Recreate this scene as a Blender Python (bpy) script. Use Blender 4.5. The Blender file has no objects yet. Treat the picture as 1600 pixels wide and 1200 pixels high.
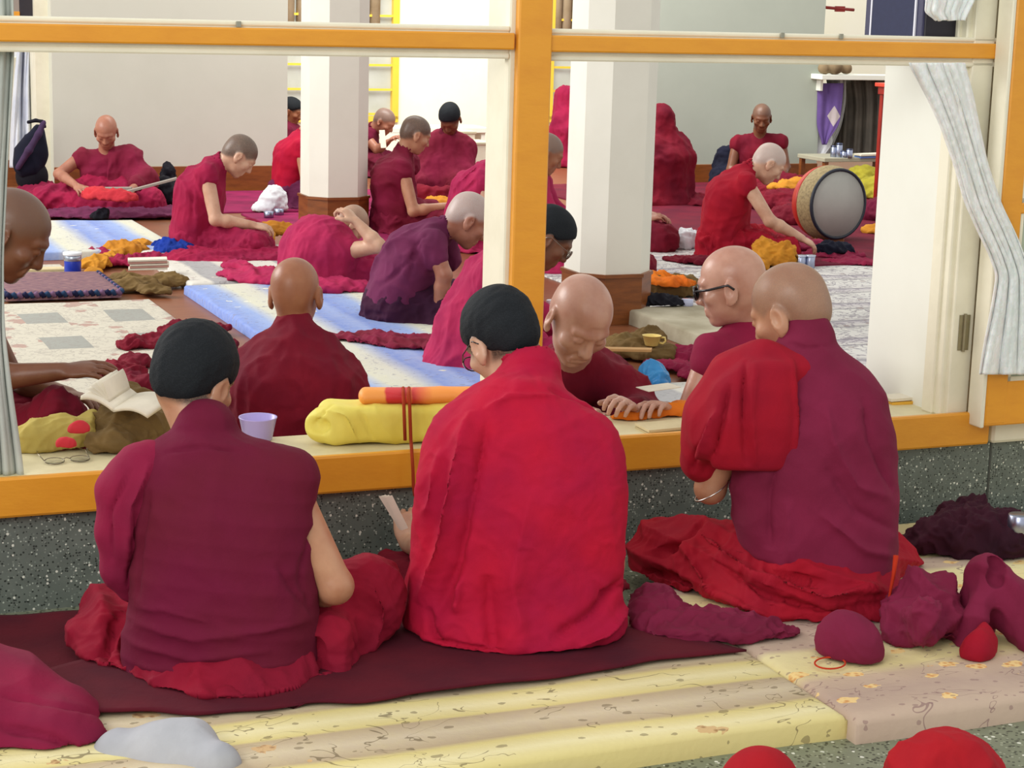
import bpy, math, random
import numpy as np
from mathutils import Matrix, Vector

# ------------------------------------------------------------------ camera, world, exposure
FPX = 3000.0
CAMH = 1.6
PITCH = math.atan(610.0 / FPX)
ROLL = 0.028
_d = np.array([0, math.cos(PITCH), -math.sin(PITCH)])
_r0 = np.array([1.0, 0, 0]); _u0 = np.array([0, math.sin(PITCH), math.cos(PITCH)])
_r = _r0 * math.cos(ROLL) + _u0 * math.sin(ROLL)
_u = -_r0 * math.sin(ROLL) + _u0 * math.cos(ROLL)
CAM = np.array([0.0, 0.0, CAMH])
scene = bpy.context.scene
col = scene.collection
cam_d = bpy.data.cameras.new('camera'); cam = bpy.data.objects.new('camera', cam_d); col.objects.link(cam)
cam_d.sensor_width = 36.0; cam_d.lens = FPX / 1600.0 * 36.0; cam_d.clip_start = 0.05; cam_d.clip_end = 200
M = Matrix(((_r[0], _u[0], -_d[0], 0), (_r[1], _u[1], -_d[1], 0), (_r[2], _u[2], -_d[2], CAMH), (0, 0, 0, 1)))
cam.matrix_world = M
scene.camera = cam
scene.view_settings.view_transform = 'Standard'
scene.view_settings.look = 'None'
scene.view_settings.gamma = 1.0
scene.view_settings.use_curve_mapping = False
scene.view_settings.exposure = 0.42

world = bpy.data.worlds.new('daylight'); scene.world = world; world.use_nodes = True
wb = world.node_tree.nodes['Background']; wb.inputs[0].default_value = (1.0, 0.985, 0.94, 1); wb.inputs[1].default_value = 0.66

def area(name, loc, target, size, power, colr=(1, 1, 1), sy=None):
    l = bpy.data.lights.new(name, 'AREA'); l.energy = power; l.color = colr
    l.shape = 'RECTANGLE'; l.size = size; l.size_y = sy or size
    o = bpy.data.objects.new(name, l); col.objects.link(o); o.location = loc
    dv = Vector(target) - Vector(loc)
    o.rotation_euler = dv.to_track_quat('-Z', 'Y').to_euler()
    return o
area('window_daylight_left', (-7.5, 9.5, 4.2), (-0.5, 9.5, 0.4), 5.0, 400, (1.0, 0.98, 0.95), 3.0)
area('window_daylight_far', (-1.0, 15.4, 4.9), (0.2, 19.6, 1.0), 5.0, 400, (1.0, 0.99, 0.93), 2.5)  # added lamp inside the hall, aimed at the far wall to whiten it
area('porch_daylight', (-3.2, -1.6, 3.6), (0.0, 5.0, 0.4), 4.0, 170, (1.0, 0.97, 0.93), 2.5)

# ------------------------------------------------------------------ pixel <-> world
def ray(x, y): return _d + (x - 800) / FPX * _r - (y - 600) / FPX * _u
def at(x, y, Y):
    r = ray(x, y); return CAM + r * (Y / r[1])
def fl(x, y, z=0.0):
    r = ray(x, y); return CAM + r * ((z - CAMH) / r[2])
def proj(P):
    q = np.asarray(P) - CAM; w = q @ _d
    return 800 + FPX * (q @ _r) / w, 600 - FPX * (q @ _u) / w, w
TH = math.radians(22.7)
U2 = np.array([math.cos(TH), math.sin(TH), 0]); V2 = np.array([-math.sin(TH), math.cos(TH), 0])
ORG = np.array([0.02, 5.27, 0.0])
def gp(x, y, t):
    """pixel on the vertical plane at building depth t -> (s, z)"""
    r = ray(x, y); k = (t + (ORG - CAM) @ V2) / (r @ V2); p = CAM + r * k
    return float((p - ORG) @ U2), float(p[2])
def G(s, t, z=0.0): return ORG + U2 * s + V2 * t + np.array([0, 0, z])
def toG(p): q = np.asarray(p) - ORG; return float(q @ U2), float(q @ V2), float(q[2])
def nrm(v): v = np.asarray(v, float); return v / (np.linalg.norm(v) + 1e-12)

# ------------------------------------------------------------------ materials
def lin(c):
    return tuple(((x / 255) / 12.92 if x / 255 <= .04045 else ((x / 255 + .055) / 1.055) ** 2.4) for x in c)
MATS = {}
class NT:
    def __init__(s, name, rough=0.8):
        m = bpy.data.materials.new(name); m.use_nodes = True; s.m = m; s.t = m.node_tree; s.n = s.t.nodes; s.l = s.t.links
        s.b = s.n['Principled BSDF']; s.b.inputs['Roughness'].default_value = rough
        s._tc = None
    def tc(s, k='Object'):
        if s._tc is None: s._tc = s.n.new('ShaderNodeTexCoord')
        return s._tc.outputs[k]
    def mapping(s, sc=(1, 1, 1), rot=(0, 0, 0), loc=(0, 0, 0), src=None):
        q = s.n.new('ShaderNodeMapping'); q.inputs['Scale'].default_value = sc; q.inputs['Rotation'].default_value = rot
        q.inputs['Location'].default_value = loc; s.l.new(src or s.tc(), q.inputs[0]); return q.outputs[0]
    def noise(s, scale, detail=3, vec=None, rough=.5, dist=0):
        q = s.n.new('ShaderNodeTexNoise'); q.inputs['Scale'].default_value = scale; q.inputs['Detail'].default_value = detail
        q.inputs['Roughness'].default_value = rough; q.inputs['Distortion'].default_value = dist
        s.l.new(vec or s.tc(), q.inputs['Vector']); return q.outputs[0]
    def vor(s, scale, vec=None, feat='F1', out='Distance', rnd=1.0):
        q = s.n.new('ShaderNodeTexVoronoi'); q.feature = feat; q.inputs['Scale'].default_value = scale
        q.inputs['Randomness'].default_value = rnd
        s.l.new(vec or s.tc(), q.inputs['Vector']); return q.outputs[out]
    def ramp(s, src, stops, interp='LINEAR'):
        q = s.n.new('ShaderNodeValToRGB'); e = q.color_ramp.elements; q.color_ramp.interpolation = interp
        while len(e) < len(stops): e.new(0.5)
        for i, (p, c) in enumerate(stops):
            e[i].position = p; e[i].color = (*c, 1) if len(c) == 3 else c
        s.l.new(src, q.inputs[0]); return q.outputs[0]
    def mix(s, f, a, b, mode='MIX'):
        q = s.n.new('ShaderNodeMix'); q.data_type = 'RGBA'; q.blend_type = mode
        for i, v in ((0, f), (6, a), (7, b)):
            if isinstance(v, (int, float)): q.inputs[i].default_value = v
            elif isinstance(v, tuple): q.inputs[i].default_value = (*v, 1)
            else: s.l.new(v, q.inputs[i])
        return q.outputs[2]
    def math(s, op, a, b=0.0, c=0.0):
        q = s.n.new('ShaderNodeMath'); q.operation = op
        for i, v in enumerate((a, b, c)):
            if isinstance(v, (int, float)): q.inputs[i].default_value = v
            else: s.l.new(v, q.inputs[i])
        return q.outputs[0]
    def sep(s, vec=None):
        q = s.n.new('ShaderNodeSeparateXYZ'); s.l.new(vec or s.tc(), q.inputs[0]); return q.outputs
    def color(s, v):
        if isinstance(v, tuple): s.b.inputs['Base Color'].default_value = (*v, 1)
        else: s.l.new(v, s.b.inputs['Base Color'])
    def bump(s, h, strength=.3, dist=.01):
        q = s.n.new('ShaderNodeBump'); q.inputs['Strength'].default_value = strength; q.inputs['Distance'].default_value = dist
        s.l.new(h, q.inputs['Height']); s.l.new(q.outputs[0], s.b.inputs['Normal'])

def fabric(name, rgb, rgb2=None, rough=.85, weave=.3, sheen=.09):
    key = ('f', name)
    if key in MATS: return MATS[key]
    t = NT(name, rough); a = lin(rgb); b = lin(rgb2) if rgb2 else tuple(x * .72 for x in a)
    n1 = t.noise(4.5, 4); c = t.mix(t.ramp(n1, [(.35, (0, 0, 0)), (.68, (1, 1, 1))]), a, b)
    n2 = t.noise(55, 2, vec=t.mapping((1, 1, .35)))
    c = t.mix(t.math('MULTIPLY', n2, .25), c, tuple(x * .6 for x in a)); t.color(c)
    w = t.noise(420, 1); n3 = t.noise(26, 4, dist=.6)
    h = t.math('ADD', t.math('MULTIPLY', w, .12), n3)
    t.bump(h, weave, .006)
    t.b.inputs['Specular IOR Level'].default_value = .2
    t.b.inputs['Sheen Weight'].default_value = sheen; t.b.inputs['Sheen Tint'].default_value = (*[min(1, x * 2 + .1) for x in a], 1)
    MATS[key] = t.m; return t.m
def skin(name, rgb, rough=.40):
    key = ('s', name)
    if key in MATS: return MATS[key]
    t = NT(name, rough); a = lin(rgb)
    n1 = t.noise(14, 4); c = t.mix(t.ramp(n1, [(.35, (0, 0, 0)), (.7, (1, 1, 1))]), a, (a[0] * .78, a[1] * .66, a[2] * .62))
    at_ = t.n.new('ShaderNodeAttribute'); at_.attribute_name = 'tint'; sp_ = t.noise(330, 2)
    fac = t.math('MULTIPLY', at_.outputs['Alpha'], t.ramp(sp_, [(.30, (.72, .72, .72)), (.60, (1, 1, 1))]))
    c = t.mix(fac, c, at_.outputs['Color']); t.color(c); t.bump(t.noise(130, 3), .18, .002)
    t.b.inputs['Subsurface Weight'].default_value = .12; t.b.inputs['Subsurface Radius'].default_value = (.02, .008, .005)
    t.b.inputs['Specular IOR Level'].default_value = .45
    MATS[key] = t.m; return t.m
def hairm(name, rgb, rough=.75, var=.35):
    key = ('h', name)
    if key in MATS: return MATS[key]
    t = NT(name, rough); a = lin(rgb)
    n = t.ramp(t.noise(330, 2), [(.45, (0, 0, 0)), (.62, (1, 1, 1))]); n2 = t.noise(22, 3); c = t.mix(t.math('MULTIPLY', n, var), a, tuple(min(1, x * 1.9 + .01) for x in a))
    t.color(t.mix(t.math('MULTIPLY', n2, .5), c, tuple(x * .6 for x in a)))
    t.b.inputs['Specular IOR Level'].default_value = .2
    t.bump(n, .3, .002); MATS[key] = t.m; return t.m
def paint(name, rgb, rough=.45, dirt=.25, scale=9, rgb2=None, bump=.08, aniso=(1, 1, 1)):
    key = ('p', name)
    if key in MATS: return MATS[key]
    t = NT(name, rough); a = lin(rgb); b = lin(rgb2) if rgb2 else tuple(x * .7 for x in a)
    v = t.mapping(aniso); n = t.noise(scale, 6, vec=v, rough=.62)
    t.color(t.mix(t.math('MULTIPLY', t.ramp(n, [(.42, (0, 0, 0)), (.72, (1, 1, 1))]), dirt), a, b))
    t.bump(t.noise(scale * 7, 4, vec=v), bump, .004); MATS[key] = t.m; return t.m
def metal(name, rgb, rough=.25):
    key = ('m', name)
    if key in MATS: return MATS[key]
    t = NT(name, rough); a = lin(rgb); t.color(t.mix(t.noise(30, 3), a, tuple(x * .7 for x in a)))
    t.b.inputs['Metallic'].default_value = 1; MATS[key] = t.m; return t.m
def terrazzo(name, base, dark, light, scale):
    t = NT(name, .42); v = t.tc()
    c = t.mix(t.noise(14, 4), lin(base), lin(dark))
    ch = t.vor(scale, out='Color'); d = t.vor(scale)
    sp = t.sep(ch)
    m1 = t.math('MULTIPLY', t.math('GREATER_THAN', sp[0], .60), t.math('LESS_THAN', d, .36))
    c = t.mix(m1, c, t.mix(sp[1], lin(light), lin(base)))
    m2 = t.math('MULTIPLY', t.math('GREATER_THAN', sp[2], .72), t.math('LESS_THAN', d, .42))
    c = t.mix(m2, c, tuple(x * .35 for x in lin(dark)))
    ch3 = t.vor(scale * .55, out='Color'); d3 = t.vor(scale * .55); s3 = t.sep(ch3)
    m3 = t.math('MULTIPLY', t.math('GREATER_THAN', s3[0], .86), t.math('LESS_THAN', d3, .3))
    c = t.mix(m3, c, lin((225, 228, 215)))
    t.color(c); t.bump(d, .08, .002); return t.m

# ------------------------------------------------------------------ object helpers
def link(name, me, mat=None, parent=None, loc=None, rotz=0.0, smooth=True):
    o = bpy.data.objects.new(name, me); col.objects.link(o)
    if mat and not me.materials: me.materials.append(mat)
    if smooth and len(me.polygons): me.polygons.foreach_set('use_smooth', np.ones(len(me.polygons), bool))
    if parent is not None: o.parent = parent
    if loc is not None: o.location = tuple(float(x) for x in loc)
    if rotz: o.rotation_euler = (0, 0, rotz)
    return o
def tag(o, label=None, cat=None, group=None, kind=None):
    if label: o['label'] = label
    if cat: o['category'] = cat
    if group: o['group'] = group
    if kind: o['kind'] = kind
    return o
def thing(name, label, cat, loc, rotz=0.0, group=None):
    o = bpy.data.objects.new(name, None); col.objects.link(o); o.location = tuple(float(x) for x in loc)
    o.empty_display_size = .1
    o.rotation_euler = (0, 0, rotz); return tag(o, label, cat, group)
def mesh_np(name, V, F):
    me = bpy.data.meshes.new(name); V = np.asarray(V, np.float32)
    if isinstance(F, np.ndarray):
        n = F.shape[0]; k = F.shape[1]
        me.vertices.add(len(V)); me.vertices.foreach_set('co', V.ravel())
        me.loops.add(n * k); me.loops.foreach_set('vertex_index', F.astype(np.int32).ravel())
        me.polygons.add(n); me.polygons.foreach_set('loop_start', np.arange(0, n * k, k, dtype=np.int32))
        me.update(calc_edges=True)
    else:
        me.from_pydata([tuple(float(c) for c in v) for v in V], [], F); me.update()
    return me
class MB:
    """collects shapes into one mesh, optional origin subtracted"""
    def __init__(s): s.V = []; s.F = []
    def add(s, V, F):
        b = len(s.V); s.V += [tuple(map(float, v)) for v in V]; s.F += [tuple(b + i for i in f) for f in F]; return s
    def box(s, x0, x1, y0, y1, z0, z1, bev=0.0):
        if bev <= 0:
            v = [(x0, y0, z0), (x1, y0, z0), (x1, y1, z0), (x0, y1, z0), (x0, y0, z1), (x1, y0, z1), (x1, y1, z1), (x0, y1, z1)]
            return s.add(v, [(0, 3, 2, 1), (4, 5, 6, 7), (0, 1, 5, 4), (1, 2, 6, 5), (2, 3, 7, 6), (3, 0, 4, 7)])
        b = min(bev, abs(x1 - x0) / 2.01, abs(y1 - y0) / 2.01, abs(z1 - z0) / 2.01)
        ring = lambda i, z: [(x0 + i, y0 + b, z), (x0 + b, y0 + i, z), (x1 - b, y0 + i, z), (x1 - i, y0 + b, z), (x1 - i, y1 - b, z), (x1 - b, y1 - i, z), (x0 + b, y1 - i, z), (x0 + i, y1 - b, z)]
        lv = [(b * .6, z0), (0, z0 + b), (0, z1 - b), (b * .6, z1)]
        V = []; F = []
        for i, z in lv: V += ring(i if i else 0.0, z)
        for k in range(3):
            for j in range(8):
                F.append((k * 8 + j, k * 8 + (j + 1) % 8, k * 8 + 8 + (j + 1) % 8, k * 8 + 8 + j))
        F.append(tuple(range(7, -1, -1))); F.append(tuple(range(24, 32)))
        return s.add(V, F)
    def tube(s, pts, r, n=8, closed=False):
        pts = [np.asarray(p, float) for p in pts]; m = len(pts); rr = r if isinstance(r, (list, tuple)) else [r] * m
        V = []; F = []; prev = None
        for i, p in enumerate(pts):
            a = pts[(i - 1) % m] if (i > 0 or closed) else p; b = pts[(i + 1) % m] if (i < m - 1 or closed) else p
            t = nrm(b - a); ref = prev if prev is not None else (np.array([0, 0, 1.]) if abs(t[2]) < .9 else np.array([1., 0, 0]))
            x = nrm(ref - t * (ref @ t)); prev = x; y = np.cross(t, x)
            for k in range(n):
                an = 2 * math.pi * k / n; V.append(p + (x * math.cos(an) + y * math.sin(an)) * rr[i])
        for i in range(m if closed else m - 1):
            for k in range(n):
                j = (i + 1) % m; F.append((i * n + k, i * n + (k + 1) % n, j * n + (k + 1) % n, j * n + k))
        if not closed: F.append(tuple(range(n - 1, -1, -1))); F.append(tuple((m - 1) * n + k for k in range(n)))
        return s.add(V, F)
    def lathe(s, prof, n=24, c=(0, 0, 0), axis=None):
        V = []; F = []; m = len(prof)
        for r, z in prof:
            for k in range(n):
                a = 2 * math.pi * k / n; V.append((c[0] + r * math.cos(a), c[1] + r * math.sin(a), c[2] + z))
        for i in range(m - 1):
            for k in range(n): F.append((i * n + k, i * n + (k + 1) % n, (i + 1) * n + (k + 1) % n, (i + 1) * n + k))
        F.append(tuple(range(n - 1, -1, -1))); F.append(tuple((m - 1) * n + k for k in range(n)))
        if axis is not None:
            z = nrm(axis); x = nrm(np.cross([0, 0, 1.], z) if abs(z[2]) < .95 else np.array([1., 0, 0])); y = np.cross(z, x); cc = np.asarray(c, float)
            V = [cc + x * (v[0] - cc[0]) + y * (v[1] - cc[1]) + z * (v[2] - cc[2]) for v in V]
        return s.add(V, F)
    def build(s, name, mat, parent=None, org=(0, 0, 0), smooth=False, loc=None, rotz=0.0):
        V = np.asarray(s.V) - np.asarray(org)
        me = mesh_np(name, V, s.F); me.materials.append(mat)
        o = link(name, me, None, parent, loc if loc is not None else (None if parent is not None else org), rotz, smooth)
        return o
def gstruct(name, mb, mat, kind='structure', label=None, parent=None):
    """mesh given in building coordinates (s,t,z)"""
    o = mb.build(name, mat, None, (0, 0, 0), False, ORG, TH); o['kind'] = kind
    if label: o['label'] = label
    return o

# ------------------------------------------------------------------ implicit surfaces
def smin(a, b, k):
    if k <= 0: return np.minimum(a, b)
    h = np.clip(.5 + .5 * (b - a) / k, 0, 1); return b + (a - b) * h - k * h * (1 - h)
def smax(a, b, k): return -smin(-a, -b, k)
def rotm(yaw=0, pitch=0, roll=0):
    """columns: right, forward, up.  yaw 0 looks along +Y, 90 along +X; pitch>0 looks down"""
    y, p, r = map(math.radians, (yaw, pitch, roll))
    f = np.array([math.sin(y) * math.cos(p), math.cos(y) * math.cos(p), -math.sin(p)])
    x = np.array([math.cos(y), -math.sin(y), 0]); u = np.cross(x, f)
    x2 = x * math.cos(r) + u * math.sin(r); u2 = -x * math.sin(r) + u * math.cos(r)
    return np.stack([x2, f, u2], 1)
class S:
    """signed distance built from soft unions / cuts; every op keeps its own box so far ones are skipped"""
    def __init__(s): s.ops = []; s.lo = np.full(3, 1e9); s.hi = np.full(3, -1e9)
    def put(s, fn, k=0, mode='u', box=None):
        if mode == 'u' and box is not None: s.lo = np.minimum(s.lo, box[0]); s.hi = np.maximum(s.hi, box[1])
        s.ops.append((fn, k, mode, box)); return s
    def sph(s, c, r, k=.02, mode='u'): return s.rc(c, np.asarray(c, float) + 1e-4, r, r, k, mode)
    def ell(s, c, rr, R=None, k=.02, mode='u'):
        c = np.asarray(c, float); rr = np.asarray(rr, float) * np.ones(3); R = np.eye(3) if R is None else R
        e = np.sqrt(((R * rr) ** 2).sum(1)); M1 = (R / rr).astype(np.float32); ir = (1 / rr).astype(np.float32); cf = c.astype(np.float32)
        def f(P):
            q = (P - cf) @ M1; k0 = np.sqrt(np.einsum('ij,ij->i', q, q)); q *= ir; k1 = np.sqrt(np.einsum('ij,ij->i', q, q)) + 1e-9
            return k0 * (k0 - 1) / k1
        return s.put(f, k, mode, (c - e, c + e))
    def rc(s, a, b, ra, rb, k=.02, mode='u', lat=None, ratio=1.0):
        a = np.asarray(a, float); b = np.asarray(b, float); T = np.eye(3)
        if lat is not None: lat = nrm(lat); T = np.eye(3) + np.outer(lat, lat) * (1 / ratio - 1)
        m = max(1, ratio) if lat is not None else 1
        e = m if lat is None else np.sqrt(1 + (ratio ** 2 - 1) * lat ** 2)
        box = (np.minimum(a - ra * e, b - rb * e), np.maximum(a + ra * e, b + rb * e))
        T32 = T.astype(np.float32); ba = ((b - a) @ T).astype(np.float32); bb = float(ba @ ba) + 1e-12; af = a.astype(np.float32); iso = lat is None
        def f(P):
            pa = P - af
            if not iso: pa = pa @ T32
            pb = pa @ ba; pp = np.einsum('ij,ij->i', pa, pa); h = np.clip(pb / bb, 0, 1)
            return np.sqrt(np.maximum(pp - 2 * h * pb + h * h * bb, 0)) - (ra + (rb - ra) * h)
        return s.put(f, k, mode, box)
    def chain(s, pts, rs, k=.02, mode='u', lat=None, ratio=1.0):
        for i in range(len(pts) - 1): s.rc(pts[i], pts[i + 1], rs[i], rs[i + 1], k, mode, lat, ratio)
        return s
    def box(s, c, h, R=None, rnd=.01, k=.01, mode='u'):
        c = np.asarray(c, float); h0 = np.asarray(h, float); h = h0 - rnd; R = np.eye(3) if R is None else R; e = np.abs(R) @ h0
        def f(P):
            q = np.abs((P - c) @ R) - h
            return np.linalg.norm(np.maximum(q, 0), axis=1) + np.minimum(q.max(1), 0) - rnd
        return s.put(f, k, mode, (c - e, c + e))
    def plane(s, n, p, k=.02):   # keep the side the normal n points to
        n = nrm(n); p = np.asarray(p, float); n32 = n.astype(np.float32); o = float(p @ n)
        return s.put(lambda P: o - P @ n32, k, 'i')
    def loft(s, rows, k=.03, ex=2.2):
        """rows (z, cx, cy, hx, hy); world aligned"""
        rows = sorted(rows); A = np.array(rows); zz = A[:, 0]
        box = (np.array([(A[:, 1] - A[:, 3]).min(), (A[:, 2] - A[:, 4]).min(), zz[0]]), np.array([(A[:, 1] + A[:, 3]).max(), (A[:, 2] + A[:, 4]).max(), zz[-1]]))
        zf = np.linspace(zz[0], zz[-1], 80); tb = []
        for j in range(1, 5):
            v = np.interp(zf, zz, A[:, j]); kk = np.array([1, 2, 3, 4, 3, 2, 1.]); kk /= kk.sum(); tb.append(np.convolve(np.pad(v, 3, 'edge'), kk, 'valid'))
        def f(P):
            z = P[:, 2]; cx, cy, hx, hy = [np.interp(z, zf, v).astype(np.float32) for v in tb]
            q = (np.abs((P[:, 0] - cx) / hx) ** ex + np.abs((P[:, 1] - cy) / hy) ** ex) ** (1 / ex)
            return smax((q - 1) * np.minimum(hx, hy), np.maximum(z - zz[-1], zz[0] - z), .02)
        return s.put(f, k, 'u', box)
    def sub(s, other, k=.02, mode='u', off=0.0):
        return s.put(lambda P, o=other, f=off: o.ev(P) - f, k, mode, (other.lo - off, other.hi + off))
    def ev(s, P, cull=None):
        d = None
        if cull is None and len(P): cull = (P.min(0) , P.max(0))
        for fn, k, mode, box in s.ops:
            if box is not None and mode != 'i':
                g = k + S.MARG
                if (cull[0] > box[1] + g).any() or (cull[1] < box[0] - g).any(): continue
            e = fn(P)
            if d is None:
                if mode == 'u': d = e
                continue
            if mode == 'u': d = smin(d, e, k)
            elif mode == 's': d = smax(d, -e, k)
            else: d = smax(d, e, k)
        return d if d is not None else np.full(len(P), .5, np.float32)
S.MARG = .0

def polygonize(S_, vox, pad=None, B=8):
    S.MARG = 10.0
    pad = pad if pad is not None else 3 * vox
    lo = S_.lo - pad; hi = S_.hi + pad; lo[2] = max(lo[2], -.06)
    nb = np.maximum(1, np.ceil((hi - lo) / vox / B).astype(int)); n = nb * B + 1
    # block centres
    cb = [lo[i] + (np.arange(nb[i]) + .5) * B * vox for i in range(3)]
    X, Y, Z = np.meshgrid(*cb, indexing='ij'); C = np.stack([X.ravel(), Y.ravel(), Z.ravel()], 1)
    dc = S_.ev(C.astype(np.float32)); act = np.abs(dc) < B * vox * .87 * 1.9 + .012
    Fd = np.repeat(np.repeat(np.repeat(dc.reshape(nb), B, 0), B, 1), B, 2).astype(np.float32)
    Fg = np.empty(n, np.float32); Fg[:-1, :-1, :-1] = Fd; Fg[-1] = 1; Fg[:, -1] = 1; Fg[:, :, -1] = 1
    idx = np.argwhere(act.reshape(nb)) * B
    g = np.arange(B + 1); gx, gy, gz = np.meshgrid(g, g, g, indexing='ij'); loc = np.stack([gx.ravel(), gy.ravel(), gz.ravel()], 1)
    S.MARG = B * vox * .9
    sk_ = (idx // (3 * B)) @ np.array([1000003, 1009, 1]); od = np.argsort(sk_, kind='stable'); idx = idx[od]; sk_ = sk_[od]
    cuts = np.concatenate([[0], np.nonzero(np.diff(sk_))[0] + 1, [len(idx)]])
    for c0, c1 in zip(cuts[:-1], cuts[1:]):
        I = (idx[c0:c1, None, :] + loc[None]).reshape(-1, 3)
        d = S_.ev((lo + I * vox).astype(np.float32)); Fg[I[:, 0], I[:, 1], I[:, 2]] = d
    ins = Fg < 0
    s8 = [ins[a:n[0] - 1 + a, b:n[1] - 1 + b, c:n[2] - 1 + c] for a in (0, 1) for b in (0, 1) for c in (0, 1)]
    cnt = np.zeros(s8[0].shape, np.uint8)
    for q in s8: cnt += q
    cells = np.argwhere((cnt > 0) & (cnt < 8)); m = len(cells)
    if m == 0: raise RuntimeError('empty surface')
    idg = np.full(cnt.shape, -1, np.int32); idg[cells[:, 0], cells[:, 1], cells[:, 2]] = np.arange(m)
    acc = np.zeros((m, 3)); w = np.zeros(m)
    cor = [(a, b, c) for a in (0, 1) for b in (0, 1) for c in (0, 1)]
    vals = [Fg[cells[:, 0] + a, cells[:, 1] + b, cells[:, 2] + c].astype(float) for a, b, c in cor]
    for i in range(8):
        for j in range(i + 1, 8):
            df = [cor[j][q] - cor[i][q] for q in range(3)]
            if sum(abs(x) for x in df) != 1: continue
            a, b = vals[i], vals[j]; mk = (a < 0) != (b < 0)
            t = np.where(mk, a / np.where(mk, a - b, 1), 0)
            pos = np.array(cor[i])[None] + t[:, None] * np.array(df)[None]
            acc += pos * mk[:, None]; w += mk
    V = lo + (cells + acc / w[:, None]) * vox
    quads = []
    for ax in range(3):
        sl0 = [slice(None)] * 3; sl1 = [slice(None)] * 3; sl0[ax] = slice(0, -1); sl1[ax] = slice(1, None)
        A = ins[tuple(sl0)]; Bv = ins[tuple(sl1)]; e = np.argwhere(A != Bv)
        o1, o2 = [(1, 2), (2, 0), (0, 1)][ax]
        ok = (e[:, o1] > 0) & (e[:, o2] > 0) & (e[:, o1] < n[o1] - 1) & (e[:, o2] < n[o2] - 1); e = e[ok]
        fl_ = A[e[:, 0], e[:, 1], e[:, 2]]
        def cid(d1, d2):
            q = e.copy(); q[:, o1] -= d1; q[:, o2] -= d2; return idg[q[:, 0], q[:, 1], q[:, 2]]
        q = np.stack([cid(1, 1), cid(0, 1), cid(0, 0), cid(1, 0)], 1)
        q[~fl_] = q[~fl_][:, ::-1]; quads.append(q)
    Q = np.concatenate(quads); Q = Q[(Q >= 0).all(1)]
    return V, Q
def vnormals(V, Q):
    a = V[Q[:, 2]] - V[Q[:, 0]]; b = V[Q[:, 3]] - V[Q[:, 1]]; fn = np.cross(a, b); N = np.zeros_like(V)
    for j in range(4):
        for c in range(3): N[:, c] += np.bincount(Q[:, j], fn[:, c], len(V))
    return N / (np.linalg.norm(N, axis=1)[:, None] + 1e-12)
def relax(V, Q, it=1, lam=.5):
    E = np.concatenate([Q[:, [0, 1]], Q[:, [1, 2]], Q[:, [2, 3]], Q[:, [3, 0]]]); deg = np.bincount(E[:, 0], minlength=len(V)) + np.bincount(E[:, 1], minlength=len(V))
    for _ in range(it):
        A = np.stack([np.bincount(E[:, 0], V[E[:, 1], c], len(V)) + np.bincount(E[:, 1], V[E[:, 0], c], len(V)) for c in range(3)], 1) / deg[:, None]
        V = V + (A - V) * lam
    return V
def snoise(P, freq, seed, n=5):
    rg = random.Random(seed); o = np.zeros(len(P))
    for i in range(n):
        d = nrm([rg.gauss(0, 1), rg.gauss(0, 1), rg.gauss(0, 1)]) * freq * rg.uniform(.6, 1.5); o += np.sin(P @ d + rg.uniform(0, 6.28))
    return o / n
def ridged(x): return 1 - 2 * np.abs(np.sin(x)) ** .75
def wrinkle(amp, freq, direction=(1, 0, 0), warp=1.6, seed=1, nf=6):
    """folds running at right angles to `direction`"""
    dv = nrm(direction)
    def f(V):
        ph = (V @ dv) * freq + warp * snoise(V, nf, seed) * 2
        m = np.clip(.5 + .9 * snoise(V, nf * .7, seed + 7), 0, 1)
        return amp * ridged(ph) * m + amp * .5 * snoise(V, nf * 4, seed + 3)
    return f
def sample_px(V, N, pts, step=6):
    """polyline in picture pixels -> points on the surface nearest the lens"""
    px, py, w = proj(V); face = ((V - CAM) * N).sum(1) < 0; out = []
    for (x0, y0), (x1, y1) in zip(pts[:-1], pts[1:]):
        k = max(1, int(math.hypot(x1 - x0, y1 - y0) / step))
        for i in range(k + 1):
            x = x0 + (x1 - x0) * i / k; y = y0 + (y1 - y0) * i / k
            d = (px - x) ** 2 + (py - y) ** 2 + np.where(face, 0, 1e6); j = np.argmin(d)
            if d[j] < 160: out.append(V[j])
    return np.array(out) if out else None
def creases(V, N, folds):
    """folds: (pixel polyline, half width m, height m) raised (or sunk) along the cloth surface"""
    dsp = np.zeros(len(V))
    for pts, wd, h in folds:
        L = sample_px(V, N, pts)
        if L is None or len(L) < 3: continue
        for _ in range(3):
            L2 = L.copy(); L2[1:-1] = (L[:-2] + 2 * L[1:-1] + L[2:]) / 4; L = L2
        L = L[::2] if len(L) > 12 else L; m = len(L)
        dm = np.full(len(V), 1e9); tp = np.ones(len(V))
        lo = L.min(0) - wd * 3; hi = L.max(0) + wd * 3; ii = np.where(((V > lo) & (V < hi)).all(1))[0]
        if not len(ii): continue
        Vi = V[ii]; best = np.full(len(ii), 1e9); bt = np.ones(len(ii))
        for k in range(m - 1):
            ab = L[k + 1] - L[k]; t = np.clip(((Vi - L[k]) @ ab) / (ab @ ab + 1e-12), 0, 1)
            d = ((Vi - L[k] - t[:, None] * ab) ** 2).sum(1); q = d < best; best = np.where(q, d, best); bt = np.where(q, (k + t) / (m - 1), bt)
        taper = np.clip(np.minimum(bt, 1 - bt) * 5, 0, 1) ** .7
        dsp[ii] += 1.7 * h * taper * np.exp(-np.sqrt(best) / wd * (1 + .6 * np.sqrt(best) / wd))
    return V + N * dsp[:, None]
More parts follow.
